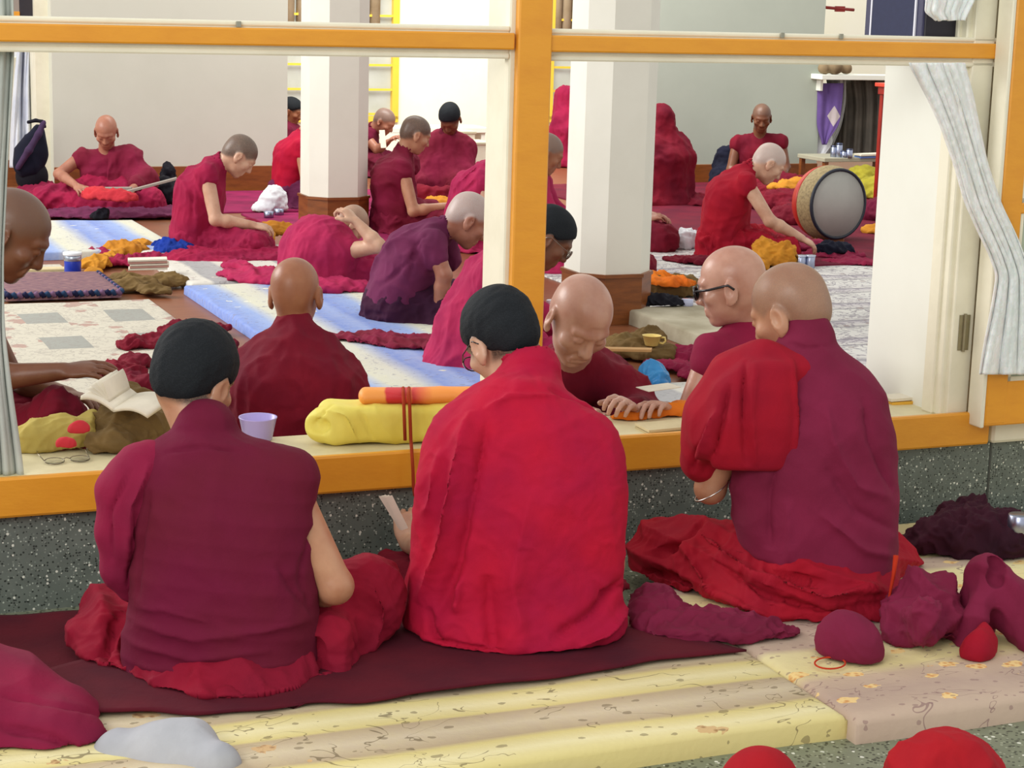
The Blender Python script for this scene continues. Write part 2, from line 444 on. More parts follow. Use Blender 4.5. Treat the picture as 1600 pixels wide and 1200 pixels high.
def crumple(amp, freq, seed=1, stretch=(1, 1, 1)):
    st = np.array(stretch)
    def f(V):
        P = V * st; W = P + .035 * np.stack([snoise(P, freq * .8, seed + i) for i in (11, 12, 13)], 1)
        a = np.abs(snoise(W, freq, seed, 4)); b = np.abs(snoise(W, freq * 2.1, seed + 4, 4))
        return amp * (.42 - np.minimum(a * 1.9, 1)) + amp * .42 * (.4 - np.minimum(b * 1.9, 1))
    return f
def simplesurf(name, S_, vox, mat, parent=None, org=None, fold=None, folds=None, rel=1, floor=None, tint=None):
    V, Q = polygonize(S_, vox)
    if rel: V = relax(V, Q, rel)
    N = vnormals(V, Q)
    if folds: V = creases(V, N, folds); N = vnormals(V, Q)
    if fold is not None:
        for f in (fold if isinstance(fold, (list, tuple)) else [fold]): V = V + N * f(V)[:, None]
    if floor is not None: V[:, 2] = np.maximum(V[:, 2], floor)
    org = np.zeros(3) if org is None else np.asarray(org)
    me = mesh_np(name, V - org, Q); me.materials.append(mat)
    if name == 'body':
        ca = me.attributes.new('tint', 'FLOAT_COLOR', 'POINT'); C4 = np.zeros((len(V), 4), np.float32)
        if tint: C4[:, :3] = tint[0]; C4[:, 3] = tint[1](V)
        ca.data.foreach_set('color', C4.ravel())
    return link(name, me, None, parent, None if parent is not None else org)

# ------------------------------------------------------------------ setting
m_orange = paint('orange paint', (230, 158, 44), .38, .35, 7, (206, 128, 34), .1, (1, 3, 3))
m_cream = paint('cream paint', (238, 234, 212), .4, .35, 6, (206, 200, 172), .06)
m_white = paint('white wall', (236, 238, 228), .7, .3, 2.2, (222, 222, 208), .05)
m_wall = paint('grey white wall', (206, 208, 194), .75, .35, 1.8, (190, 193, 178), .06)
m_wallr = paint('pale green grey wall', (176, 184, 172), .75, .35, 1.6, (158, 166, 154), .06)
m_column = paint('column paint', (233, 232, 220), .6, .35, 2.5, (214, 212, 198), .05)
m_wood = paint('varnished brown wood', (138, 78, 34), .38, .8, 5, (92, 48, 20), .1, (1, 1, 6))
m_terr_w = terrazzo('terrazzo wall', (122, 132, 124), (84, 94, 88), (188, 198, 186), 150)
m_terr_f = terrazzo('terrazzo floor', (140, 146, 122), (104, 112, 94), (178, 184, 164), 110)

def parquet():
    t = NT('interior wood floor', .4)
    t.color(t.mix(t.noise(5, 5, vec=t.mapping((1, 6, 1))), lin((150, 92, 58)), lin((112, 62, 40)))); return t.m
g = MB(); g.box(-4, 14, -.0, 22, -.06, -.001); gstruct('floor', g, parquet())
g = MB(); g.box(-6, 9, -7, .0, -.05, 0); gstruct('floor_porch', g, m_terr_f)
g = MB(); g.box(-5, 4.6, -.0, .30, .0, .262); w = gstruct('wall_sill', g, m_terr_w)
g = MB(); g.box(1.615, 1.622, -.0025, 0, .02, .26); gstruct('trim_joint', g, paint('dark joint', (70, 74, 70)))
# ledge and orange fascia
g = MB(); g.box(-5, 1.60, -.012, .29, .262, .352, .006); gstruct('trim_ledge', g, paint('worn cream ledge paint', (222, 212, 172), .45, .6, 8, (190, 178, 138), .1))
g = MB(); g.box(-5, 1.585, -.034, -.012, .262, .366, .006); gstruct('trim_fascia', g, m_orange)
g = MB(); g.box(1.60, 4.6, -.03, .2, .262, .335, .008); gstruct('trim_white_block', g, m_cream)
# window frame: rail, mullion, lips, right jamb
def bar(nm, x0, x1, z0, z1, t0, t1, m, bev=.004):
    b = MB(); b.box(x0, x1, t0, t1, z0, z1, bev); return gstruct(nm, b, m)
bar('trim_rail', -5, -.048, 1.452, 1.496, -.02, .0, m_orange)
bar('trim_rail', .052, 1.545, 1.448, 1.492, -.02, .0, m_orange)
bar('trim_rail_lip', -5, -.056, 1.427, 1.4415, -.004, .05, m_cream); bar('trim_rail_lip', -5, -.056, 1.500, 1.513, -.004, .05, m_cream)
bar('trim_rail_core', -5, -.056, 1.4405, 1.501, .0, .052, m_cream)
bar('trim_rail_lip', .058, 1.545, 1.423, 1.438, -.004, .05, m_cream); bar('trim_rail_lip', .058, 1.545, 1.496, 1.509, -.004, .05, m_cream)
bar('trim_rail_core', .058, 1.545, 1.4365, 1.497, .0, .052, m_cream)
bar('trim_mullion', -.042, .056, .352, 2.2, -.03, .0, m_orange)
bar('trim_mullion_post', -.056, .040, .352, 2.2, .0, .035, m_cream); bar('trim_mullion_bead', -.050, .02, .352, 2.2, .033, .052, m_cream)
bar('trim_mullion_jamb', -.04, .02, .352, 2.2, .05, .20, m_cream)
# small metal catch marks on the rail
for x in (372, 1220, 1312):
    s_, z_ = gp(x, 40 if x < 800 else 75, -.004)
    bar('trim_catch', s_ - .006, s_ + .006, 1.497, 1.512, -.012, -.004, paint('steel catch', (150, 150, 135)), .001)
# right pillar and frame post
bar('wall_pillar', 1.50, 1.80, .06, .50, 0, 0, m_white) if False else None
g = MB(); g.box(1.44, 1.95, .075, .46, .30, 2.3); gstruct('wall_pillar', g, m_white)
g = MB(); g.box(1.415, 1.60, .045, .10, .352, 2.3, .004); gstruct('trim_post_inner', g, m_cream)
g = MB(); g.box(1.425, 1.475, .015, .05, .352, 2.3, .004); gstruct('trim_post_bead', g, m_cream)
g = MB(); g.box(1.44, 1.515, -.004, .02, .352, 2.3, .003); gstruct('trim_post', g, m_cream)
hg = thing('hinge', 'narrow painted steel hinge low on the cream window post', 'hinge', G(1.478, -.006, .56))
hm = metal('old steel', (176, 168, 140), .5)
b = MB(); b.box(-.018, .0, -.002, .001, 0, .11); b.box(.002, .02, -.002, .001, 0, .11); o = b.build('leaf', hm, hg); 
b = MB(); b.tube([(0, -.004, -.004), (0, -.004, .114)], .005, 8); o = b.build('pin', hm, hg); hg.rotation_euler.z = TH
# open window leaf on the right, opened out towards the porch
wl = tag(bpy.data.objects.new('window_leaf', None), kind='structure'); col.objects.link(wl); wl.name = 'window_1'; wl.location = tuple(G(1.518, -.05, .30)); wl.rotation_euler = (0, 0, TH)
b = MB(); b.box(0, .075, -.045, -.008, .04, 2.0, .004); b.build('stile', m_orange, wl)
b = MB(); b.box(.0, .9, -.044, -.009, .035, .172, .004); b.build('bottom_rail', m_orange, wl)
b = MB(); b.box(.0, .9, -.044, -.009, .690, .722, .004); b.build('muntin', m_orange, wl)
b = MB(); b.box(.0, .9, -.044, -.009, 1.135, 1.20, .004); b.build('muntin', m_cream, wl)
b = MB(); b.box(-.014, .0, -.042, .03, .03, 2.0, .003); b.build('edge_strip', m_cream, wl)
gl = NT('painted glass', .25); gl.color(lin((178, 190, 168))); gl.b.inputs['Specular IOR Level'].default_value = .6
for z0, z1 in ((.172, .690), (.722, 1.135), (1.2, 2.0)):
    b = MB(); b.box(.075, .9, -.030, -.024, z0, z1); b.build('pane', gl.m, wl)
    b = MB(); b.box(.075, .088, -.038, -.024, z0, z1); b.box(.075, .9, -.038, -.024, z0, z0 + .014); b.build('bead', m_cream, wl)

# columns
def column(x, y, w, nm):
    c = toG(fl(x, y)); h = w / 2; q = h * .5
    oct_ = [(-h, -q), (-q, -h), (q, -h), (h, -q), (h, q), (q, h), (-q, h), (-h, q)]
    def pr(sc, z0, z1):
        V = [(a * sc, b_ * sc, z) for z in (z0, z1) for a, b_ in oct_]; F = [(i, (i + 1) % 8, (i + 1) % 8 + 8, i + 8) for i in range(8)] + [tuple(range(7, -1, -1)), tuple(range(8, 16))]
        return MB().add(V, F)
    o = pr(1, 0, 2.6).build(nm, m_column, None, (0, 0, 0), False, G(c[0], c[1], 0), TH); o['kind'] = 'structure'
    k = pr(1.05, 0, .25).build('wood_base', m_wood, o); k = pr(1.09, .235, .252).build('base_moulding', m_wood, o)
    return o
column(521, 362, .405, 'wall_column_left'); column(945, 497, .385, 'wall_column_right')

# piers (wall pieces between the bays)
def pier(nm, s0, s1, t0, t1, m, sk=.17):
    b = MB(); b.box(s0, s1, t0, t1, 0, 3.2); gstruct(nm, b, m)
    b = MB(); b.box(s0 - .0, s1 + .0, t0 - .02, t0, 0, sk, .004); gstruct('baseboard_' + nm.split('_')[1], b, m_wood)
a = gp(83, 200, 10.1)[0]; b_ = gp(449, 200, 10.1)[0]; pier('wall_left', a, b_, 10.1, 10.6, m_wall, .20)
a2 = gp(1012, 200, 10.3)[0]; b2 = gp(1279, 200, 10.3)[0]; pier('wall_right', a2, b2, 10.3, 10.7, m_wallr, .16)
g = MB(); g.box(a - .1, a, 10.25, 10.6, 0, 3.2); gstruct('wall_reveal', g, m_cream)
# wall to the far left with its curtain bay
g = MB(); g.box(-3, a - .1, 10.75, 10.95, 0, 1.0); g.box(-3, a - .1, 10.75, 10.95, 2.2, 3.2); gstruct('wall_bay', g, m_cream)
g = MB(); g.box(-3, a - .1, 10.70, 10.75, 0, .20); gstruct('baseboard_bay', g, m_wood)
# far wall with two barred windows
T2 = 13.4
m_yel = paint('yellow paint', (240, 205, 70), .4, .2)
frost = NT('daylit frosted glass', .3); frost.color(lin((168, 170, 162)))
fz = frost.noise(5, 5); fc = frost.ramp(fz, [(.35, lin((196, 196, 180))), (.7, lin((250, 250, 244)))])
frost.l.new(fc, frost.b.inputs['Emission Color']); frost.b.inputs['Emission Strength'].default_value = .2
curt = fabric('beige curtain', (196, 178, 150), (170, 150, 120))
ws = gp(400, 100, T2)[0], gp(622, 100, T2)[0], gp(857, 100, T2)[0], gp(1030, 100, T2)[0]
zb = 1.6 - .88; zb = gp(600, 186, T2)[1]
m_far = paint('far wall', (250, 250, 232), .8, .3, 1.5, (240, 238, 196), .03)
g = MB(); g.box(ws[1], ws[2] + .02, T2, T2 + .15, 0, 3.4); g.box(-1, ws[1], T2, T2 + .15, 0, zb); g.box(ws[2], 14, T2, T2 + .15, 0, zb); g.box(ws[3], 14, T2, T2 + .15, zb, 3.4); gstruct('wall_back', g, m_far)
for wi, (s0, s1) in enumerate(((ws[0], ws[1]), (ws[2], ws[3]))):
    w = tag(bpy.data.objects.new('window_%d' % (wi + 2), None), kind='structure'); col.objects.link(w); w.location = tuple(G(s0, T2, zb)); w.rotation_euler = (0, 0, TH)
    L = s1 - s0
    for x0, x1 in ((0, .05), (L - .065, L)):
        b = MB(); b.box(x0, x1, -.03, .06, 0, 2.5); b.build('jamb', m_yel, w)
    b = MB(); b.box(0, L, -.03, .06, -.03, .03); b.build('sill', m_yel, w)
    step = 37 / 3000 * 19.4; z0 = gp(600, 140, T2)[1] - zb - step
    for k in range(7):
        b = MB(); b.box(.05, L - .06, -.02, .0, z0 + k * step - .011, z0 + k * step + .011); b.build('bar', m_yel, w)
    b = MB(); b.box(L * .5 - .015, L * .5 + .015, .0, .02, 0, 2.5); b.build('mullion', m_yel, w)
    b = MB(); b.box(.05, L - .06, .03, .04, .03, 2.5); b.build('pane', frost.m, w)
    b = MB()
    for k in range(10):
        xx = .08 + k * (L - .2) / 10; b.tube([(xx, .015, z0 + 2.85 * step), (xx + .01, .015, 2.5)], .055, 8)
    b.build('curtain', curt, w, smooth=True)

# ------------------------------------------------------------------ curtains
m_net = NT('white net curtain', .8); q = m_net.noise(60, 3, vec=m_net.mapping((1, 1, .6)))
m_net.color(m_net.mix(m_net.ramp(q, [(.45, (0, 0, 0)), (.6, (1, 1, 1))]), lin((232, 234, 232)), lin((246, 247, 246)))); m_net.bump(m_net.noise(150, 3), .5, .004)
m_net.b.inputs['Subsurface Weight'].default_value = .2; m_net = m_net.m
def drape(name, label, rows, Yf, mat, nf, amp, seed=0, cat='curtain', n=64, sub=14, thick=.004, group=None):
    """rows: (y, xl, xr) in picture pixels placed on depth Yf(x,y); folds run down the cloth"""
    rg = random.Random(seed); V = []; ys = [r[0] for r in rows]
    yy = np.linspace(ys[0], ys[-1], (len(rows) - 1) * sub + 1)
    xl = np.interp(yy, ys, [r[1] for r in rows]); xr = np.interp(yy, ys, [r[2] for r in rows])
    kk = np.ones(7) / 7; xl = np.convolve(np.pad(xl, 3, 'edge'), kk, 'valid'); xr = np.convolve(np.pad(xr, 3, 'edge'), kk, 'valid')
    ph = rg.random() * 6
    for i, y in enumerate(yy):
        for j in range(n + 1):
            f = j / n; x = xl[i] + (xr[i] - xl[i]) * f
            Y = Yf(x, y); wv = math.sin(f * nf * 6.283 + ph + .9 * math.sin(i * .05 + f * 3)) + .4 * math.sin(f * nf * 14.1 + i * .04)
            V.append(at(x, y, Y + amp * wv))
    F = np.array([[i * (n + 1) + j, i * (n + 1) + j + 1, (i + 1) * (n + 1) + j + 1, (i + 1) * (n + 1) + j] for i in range(len(yy) - 1) for j in range(n)])
    V = np.array(V); org = np.array([V[:, 0].mean(), V[:, 1].mean(), V[:, 2].min()])
    o = link(name, mesh_np(name, V - org, F), mat, None, org); md = o.modifiers.new('thick', 'SOLIDIFY'); md.thickness = thick
    return tag(o, label, cat, group)
Yt = lambda t: (lambda x, y: float((G(*[gp(x, y, t)[0], t]))[1]))
drape('curtain', 'white net curtain bundle swept aside and hanging over the open window at right', [(98, 1418, 1506), (150, 1446, 1520), (200, 1470, 1530), (260, 1492, 1545), (320, 1508, 1566), (365, 1528, 1588), (395, 1543, 1600), (430, 1556, 1612), (480, 1548, 1618), (540, 1536, 1622), (585, 1529, 1624)], Yt(-.125), m_net, 3.2, .014, 1)
drape('curtain', 'white curtain end knotted above the rail at top right', [(-40, 1440, 1530), (0, 1446, 1522), (20, 1444, 1512), (32, 1462, 1506)], Yt(-.03), m_net, 3, .012, 2)
drape('curtain', 'grey white dotted curtain hanging down the left picture edge to the ledge', [(-40, -60, 20), (75, -50, 23), (250, -50, 13), (400, -45, 6), (520, -45, 7), (600, -45, 16), (680, -45, 28), (742, -45, 37)], Yt(.06), fabric('grey net', (196, 202, 196), (170, 178, 172)), 3.4, .012, 3)
drape('curtain', 'long pale blue white curtain behind the black backpack', [(45, 27, 56), (70, 27, 56), (140, 21, 58), (200, 17, 62), (262, 15, 66)], Yt(10.55), fabric('pale blue cloth', (226, 232, 242), (196, 204, 222)), 2.6, .04, 4)

# ------------------------------------------------------------------ mats and rugs
def floral(name, base, stripes, flower, freq, along='x', vine=(92, 84, 60), fl_scale=5.5, thr=.2, softness=.5, vsc=7):
    """stripes: list of (pos, colour) across the mat; flowers scattered"""
    t = NT(name, .85); P = t.tc(); xyz = t.sep(P)
    across = xyz[1] if along == 'x' else xyz[0]
    fr = t.math('FRACT', t.math('MULTIPLY', across, freq))
    c = t.ramp(fr, [(p, lin(cc)) for p, cc in stripes], 'LINEAR' if softness else 'CONSTANT')
    c = t.mix(t.math('MULTIPLY', t.noise(30, 4), .35), c, lin(base))
    mp = t.mapping((1, 1.6, 1)); nz = t.noise(vsc * 1.2, 2)
    # vines
    vn = t.noise(vsc, 2, vec=mp, dist=1.2); v1 = t.math('LESS_THAN', t.math('ABSOLUTE', t.math('SUBTRACT', vn, .5)), .0075)
    v1 = t.math('MULTIPLY', v1, t.math('GREATER_THAN', t.noise(vsc * .8, 1), .52)); c = t.mix(t.math('MULTIPLY', v1, .7), c, lin(vine))
    # petals
    dv = t.vor(fl_scale, vec=mp); big = t.math('LESS_THAN', t.math('ADD', dv, t.math('MULTIPLY', t.noise(26, 3), .5)), thr + .25)
    pet = t.mix(t.ramp(t.vor(60), [(.2, (0, 0, 0)), (.5, (1, 1, 1))]), lin(flower[0]), lin(flower[1]))
    c = t.mix(t.math('MULTIPLY', big, .85), c, pet)
    lf = t.math('LESS_THAN', t.math('ADD', t.vor(fl_scale * 3.1, vec=mp), t.math('MULTIPLY', t.noise(34, 2), .5)), .40)
    c = t.mix(t.math('MULTIPLY', lf, .55), c, lin(vine))
    t.color(c); t.bump(t.noise(60, 3), .25, .006); return t.m
def mat_box(name, label, s0, s1, t0, t1, h, mat, cat='mat', z=0.0, rot=0.0, group=None, bev=.02, nx=40, sag=.004, seed=0):
    """soft padded mat with rounded edges in building coordinates, origin at its near left corner"""
    L = s1 - s0; W = t1 - t0; ny = max(6, int(nx * W / L)); ny = min(ny, 60)
    def prm(n, Lx): 
        a = np.linspace(0, 1, n); e = bev / Lx; a = np.concatenate([[0, e * .12, e * .45], e + a * (1 - 2 * e), [1 - e * .45, 1 - e * .12, 1]]); return a
    X = prm(nx, L); Y = prm(ny, W); V = []; hh = lambda d: h if d >= bev else max(0, h - bev + math.sqrt(max(0, bev * bev - (bev - d) ** 2))) if h > bev else h * math.sqrt(max(0.0, 1 - (1 - d / bev) ** 2))
    for x in X:
        for y in Y:
            d = min(x * L, (1 - x) * L, y * W, (1 - y) * W); z0 = hh(d) if d > 1e-9 else 0
            z1 = z0 + (sag * math.sin(x * L * 8 + seed) * math.sin(y * W * 10 + 1 + seed) if d > bev * .5 else 0)
            wob = .004 * math.sin(x * L * 7 + seed)
            V.append((x * L, y * W + wob, z1))
    n2 = len(Y); F = [[i * n2 + j, (i + 1) * n2 + j, (i + 1) * n2 + j + 1, i * n2 + j + 1] for i in range(len(X) - 1) for j in range(n2 - 1)]
    # skirt to the ground for vertical sides
    V = np.array(V); F = np.array(F)
    o = link(name, mesh_np(name, V, F), mat, None, G(s0, t0, z), TH + rot)
    return tag(o, label, cat, group)
tan = (176, 156, 132); crm = (216, 204, 142); pale = (236, 230, 196)
m_matA = floral('striped floral mattress', crm, [(0, (214, 200, 132)), (.20, (232, 224, 178)), (.40, (214, 200, 132)), (.47, tan), (.72, (204, 190, 168)), (.96, tan), (1, (214, 200, 132))], ((150, 104, 60), (206, 170, 120)), 3.75, 'x', (104, 90, 62), 5.0, .14)
m_matB = floral('mauve floral mattress', (206, 186, 160), [(0, (190, 168, 150)), (.28, (176, 152, 140)), (.5, (196, 172, 150)), (.62, (228, 216, 152)), (.9, (232, 224, 168)), (.97, (190, 168, 150)), (1, (190, 168, 150))], ((212, 142, 66), (242, 210, 140)), 2.1, 'x', (136, 106, 104), 8, .22)
mat_box('floor_mat', 'cream and tan striped floral mattress under the left and centre men', -3.0, .21, -1.435, -.62, .055, m_matA, bev=.025, nx=70, sag=.003)
mat_box('floor_mat', 'mauve flowered mattress with cream borders under the man on the right', .205, 2.4, -1.475, -.43, .058, m_matB, bev=.028, nx=60, sag=.006, seed=3)
mat_box('floor_mat', 'pale flowered mattress running behind at the right picture edge', 1.05, 3.0, -.44, -.08, .05, floral('pale flowered mattress', crm, [(0, (214, 200, 150)), (.5, (190, 172, 140)), (1, (214, 200, 150))], ((150, 120, 90), (206, 190, 150)), 3, 'x', (130, 110, 90), 9, .2), bev=.025, nx=30, seed=5)
# interior mats: a stack of parallel runners
m_blue = floral('blue and cream striped mat', (210, 215, 225), [(0, (96, 126, 204)), (.22, (134, 160, 214)), (.36, (208, 206, 180)), (.56, (204, 202, 184)), (.74, (100, 128, 200)), (.92, (134, 156, 212)), (1, (96, 126, 204))], ((214, 210, 170), (232, 230, 210)), 1.75, 'y', (130, 130, 150), 5, .1)
m_grey = floral('grey and white floral rug', (216, 214, 212), [(0, (204, 200, 190)), (.22, (212, 208, 196)), (.26, (146, 146, 148)), (.55, (160, 158, 160)), (.6, (210, 206, 194)), (1, (204, 200, 190))], ((150, 130, 124), (206, 196, 188)), 1.9, 'y', (128, 122, 124), 6, .2)
m_check = NT('white and grey checked rug', .85)
_x = m_check.sep(); fx = m_check.math('FRACT', m_check.math('MULTIPLY', _x[0], 2.4)); fy = m_check.math('FRACT', m_check.math('MULTIPLY', _x[1], 1.5))
k1 = m_check.math('LESS_THAN', fx, .47); k2 = m_check.math('LESS_THAN', fy, .48)
cc = m_check.mix(m_check.math('MULTIPLY', k1, k2), lin((196, 190, 174)), lin((150, 151, 144)))
cc = m_check.mix(m_check.math('MULTIPLY', m_check.math('LESS_THAN', m_check.math('ADD', m_check.vor(7), m_check.math('MULTIPLY', m_check.noise(30, 3), .6)), .60), m_check.math('MULTIPLY', m_check.math('SUBTRACT', 1.0, k1), .8)), cc, lin((166, 128, 118)))
cc = m_check.mix(m_check.math('MULTIPLY', m_check.math('LESS_THAN', m_check.math('ABSOLUTE', m_check.math('SUBTRACT', m_check.noise(16, 3, dist=1.2), .5)), .03), .4), cc, lin((140, 132, 126))); m_check.color(cc); m_check.bump(m_check.noise(50, 2), .2, .005); m_check = m_check.m
m_persian = NT('white and grey patterned carpet', .9)
_w = m_persian.mapping((1, 1, 1)); st = m_persian.math('FRACT', m_persian.math('MULTIPLY', m_persian.sep()[1], 2.1))
pc = m_persian.ramp(st, [(0, lin((210, 208, 204))), (.3, lin((216, 214, 208))), (.34, lin((150, 148, 150))), (.4, lin((208, 204, 200))), (.6, lin((190, 184, 188))), (.64, lin((140, 138, 144))), (.7, lin((210, 206, 202))), (1, lin((212, 210, 206)))])
pm = m_persian.math('LESS_THAN', m_persian.math('ABSOLUTE', m_persian.math('SUBTRACT', m_persian.noise(11, 3, dist=1.5), .5)), .035)
pc = m_persian.mix(m_persian.math('MULTIPLY', pm, .7), pc, lin((128, 120, 132))); pc = m_persian.mix(m_persian.math('MULTIPLY', m_persian.math('LESS_THAN', m_persian.vor(8), .16), .7), pc, lin((140, 118, 116)))
m_persian.color(pc); m_persian.bump(m_persian.noise(50, 2), .2, .005); m_persian = m_persian.m
m_mag = fabric('magenta carpet', (150, 30, 84), (110, 24, 66), .9)
m_maroon_rug = fabric('maroon carpet', (112, 20, 44), (84, 16, 40), .9)
def runner(label, s0, s1, t0, t1, h, mat, z=0.0, seed=0, nx=30, bev=.02):
    return mat_box('floor_mat' if h > .02 else 'rug', label, s0, s1, t0, t1, h, mat, 'mat' if h > .02 else 'rug', z, 0, None, bev, nx, .004, seed)
runner('white rug with grey squares and faded red flowers, nearest the ledge at left', -1.15, -.02, .9, 4.85, .012, m_check, seed=1, bev=.008)
runner('grey flowered rug along the left edge beside the checked rug', -1.9, -1.17, .9, 5.3, .012, m_grey, seed=2, bev=.008)
runner('cream flowered rug between braided cushion and the far blue mat', -1.2, -.25, 5.0, 6.2, .012, m_check, seed=3, bev=.008)
runner('blue and cream striped mat under the old man in purple', .20, 1.35, 2.2, 5.05, .05, m_blue, seed=4)
runner('blue and cream striped mat in front of the left wall', -.35, .52, 6.45, 7.95, .05, m_blue, seed=5)
runner('grey and cream flowered rug before the central mullion', .18, 1.7, .7, 2.15, .03, m_grey, seed=6)
runner('grey flowered mat between the blue mat and the bent man in magenta', .25, 1.5, 5.1, 6.6, .045, m_grey, seed=7)
runner('large white and grey patterned carpet in front of the drum', 2.35, 5.6, 1.2, 6.4, .012, m_persian, seed=8, nx=40, bev=.008)
runner('thick beige mat beside the wooden foot of the right column', 2.12, 2.75, 2.9, 3.7, .075, fabric('beige quilt', (190, 182, 160), (150, 140, 116)), seed=9)
runner('magenta carpet running under the men along the left wall', .1, 3.4, 8.6, 10.0, .012, m_mag, seed=10, bev=.008)
runner('magenta carpet between the columns at the back', 1.4, 3.9, 6.8, 8.5, .012, m_mag, seed=11, bev=.008)
runner('crimson carpet beneath the drum', 3.9, 7.6, 5.2, 8.4, .012, m_maroon_rug, z=.012, seed=12, bev=.008)
runner('dark crimson carpet along the right wall', 4.2, 7.6, 8.5, 10.2, .012, m_maroon_rug, seed=13, bev=.008)
# maroon cloth spread under the two front men
def cloth_sheet(name, label, pix, z, mat, seed=0, cat='cloth', amp=.006, n=40):
    """quadrilateral cloth lying on the ground: corners as picture pixels near-left, near-right, far-right, far-left"""
    c = [fl(x, y, z) for x, y in pix]; V = []
    for i in range(n + 1):
        for j in range(n + 1):
            a = i / n; b_ = j / n; p = c[0] * (1 - a) * (1 - b_) + c[1] * a * (1 - b_) + c[2] * a * b_ + c[3] * (1 - a) * b_
            p = p.copy(); ed = min(a, 1 - a, b_, 1 - b_)
            p[0] += .012 * math.sin(b_ * 11 + seed) + .006 * math.sin(b_ * 31); p[1] += .014 * math.sin(a * 13 + seed) + .006 * math.sin(a * 37)
            V.append(p)
    V = np.array(V); V[:, 2] += amp * (1 + snoise(V, 14, seed, 5)); org = c[0].copy(); F = np.array([[i * (n + 1) + j, (i + 1) * (n + 1) + j, (i + 1) * (n + 1) + j + 1, i * (n + 1) + j + 1] for i in range(n) for j in range(n)])
    o = link(name, mesh_np(name, V - org, F), mat, None, org); md = o.modifiers.new('thick', 'SOLIDIFY'); md.thickness = .006; md.offset = 1
    return tag(o, label, cat)
cloth_sheet('ground_cloth', 'dark maroon cloth spread over the striped mattress under the left and centre men', [(-200, 1135), (560, 1105), (1165, 1022), (600, 905)], .058, fabric('dark maroon cloth', (92, 18, 34), (66, 12, 30)), 2)
cloth_sheet('ground_cloth', 'dark maroon cloth between the left man and the terrazzo wall', [(-160, 1120), (330, 1090), (560, 925), (-200, 985)], .03, fabric('dark maroon cloth', (92, 18, 34), (66, 12, 30)), 6)

# ------------------------------------------------------------------ people
SK = dict(dark=skin('dark brown skin', (122, 78, 54)), brown=skin('brown skin', (158, 104, 74)), tan=skin('tan skin', (190, 142, 112)), pale=skin('pale old skin', (196, 152, 134), .34),
          light=skin('light skin', (206, 166, 140)), rosy=skin('rosy brown skin', (172, 118, 96)))
HR = dict(black=hairm('black hair', (26, 30, 35)), grey=hairm('grey stubble', (134, 126, 120)), white=hairm('silver stubble', (176, 172, 168)), dark=hairm('dark grey hair', (52, 50, 50)),
          shadow=hairm('grey brown stubble', (150, 120, 100)))
def fab(k): return {
 'crimson': fabric('crimson cloth', (186, 18, 52), (160, 14, 58)), 'maroon': fabric('maroon cloth', (106, 17, 52), (98, 20, 40)),
 'wine': fabric('wine cloth', (126, 24, 58), (112, 26, 44)), 'red': fabric('red cloth', (164, 16, 38), (140, 14, 40)), 'rose': fabric('rose maroon cloth', (140, 24, 62), (118, 22, 56)),
 'darkred': fabric('dark red cloth', (122, 14, 36), (96, 12, 36)), 'magenta': fabric('magenta cloth', (176, 40, 84), (148, 30, 76)), 'purple': fabric('purple cloth', (112, 42, 80), (90, 34, 66)),
 'plum': fabric('plum cloth', (62, 22, 50), (48, 18, 42)), 'vermil': fabric('bright red cloth', (176, 24, 34), (150, 18, 36)), 'mauve': fabric('mauve maroon cloth', (128, 32, 66), (110, 26, 54)),
 'black': fabric('black cloth', (26, 24, 34), (18, 18, 26)), 'raspberry': fabric('raspberry cloth', (158, 26, 66), (134, 22, 62)), 'yellow': fabric('yellow cloth', (224, 204, 84), (206, 180, 60)),
 'orange': fabric('orange cloth', (224, 122, 30), (206, 96, 24)), 'gold': fabric('golden yellow cloth', (206, 142, 44), (176, 112, 34)), 'brown': fabric('olive brown cloth', (122, 98, 58), (98, 76, 44)),
 'white': fabric('white cloth', (232, 234, 238), (210, 214, 222)), 'sock': fabric('grey sock', (182, 184, 190), (162, 164, 172)), 'navy': fabric('navy cloth', (22, 24, 44), (16, 18, 32)),
 'blue': fabric('bright blue cloth', (22, 60, 168), (18, 44, 120)), 'pinkred': fabric('scarlet cloth', (198, 52, 60), (172, 40, 52)),
 }[k]

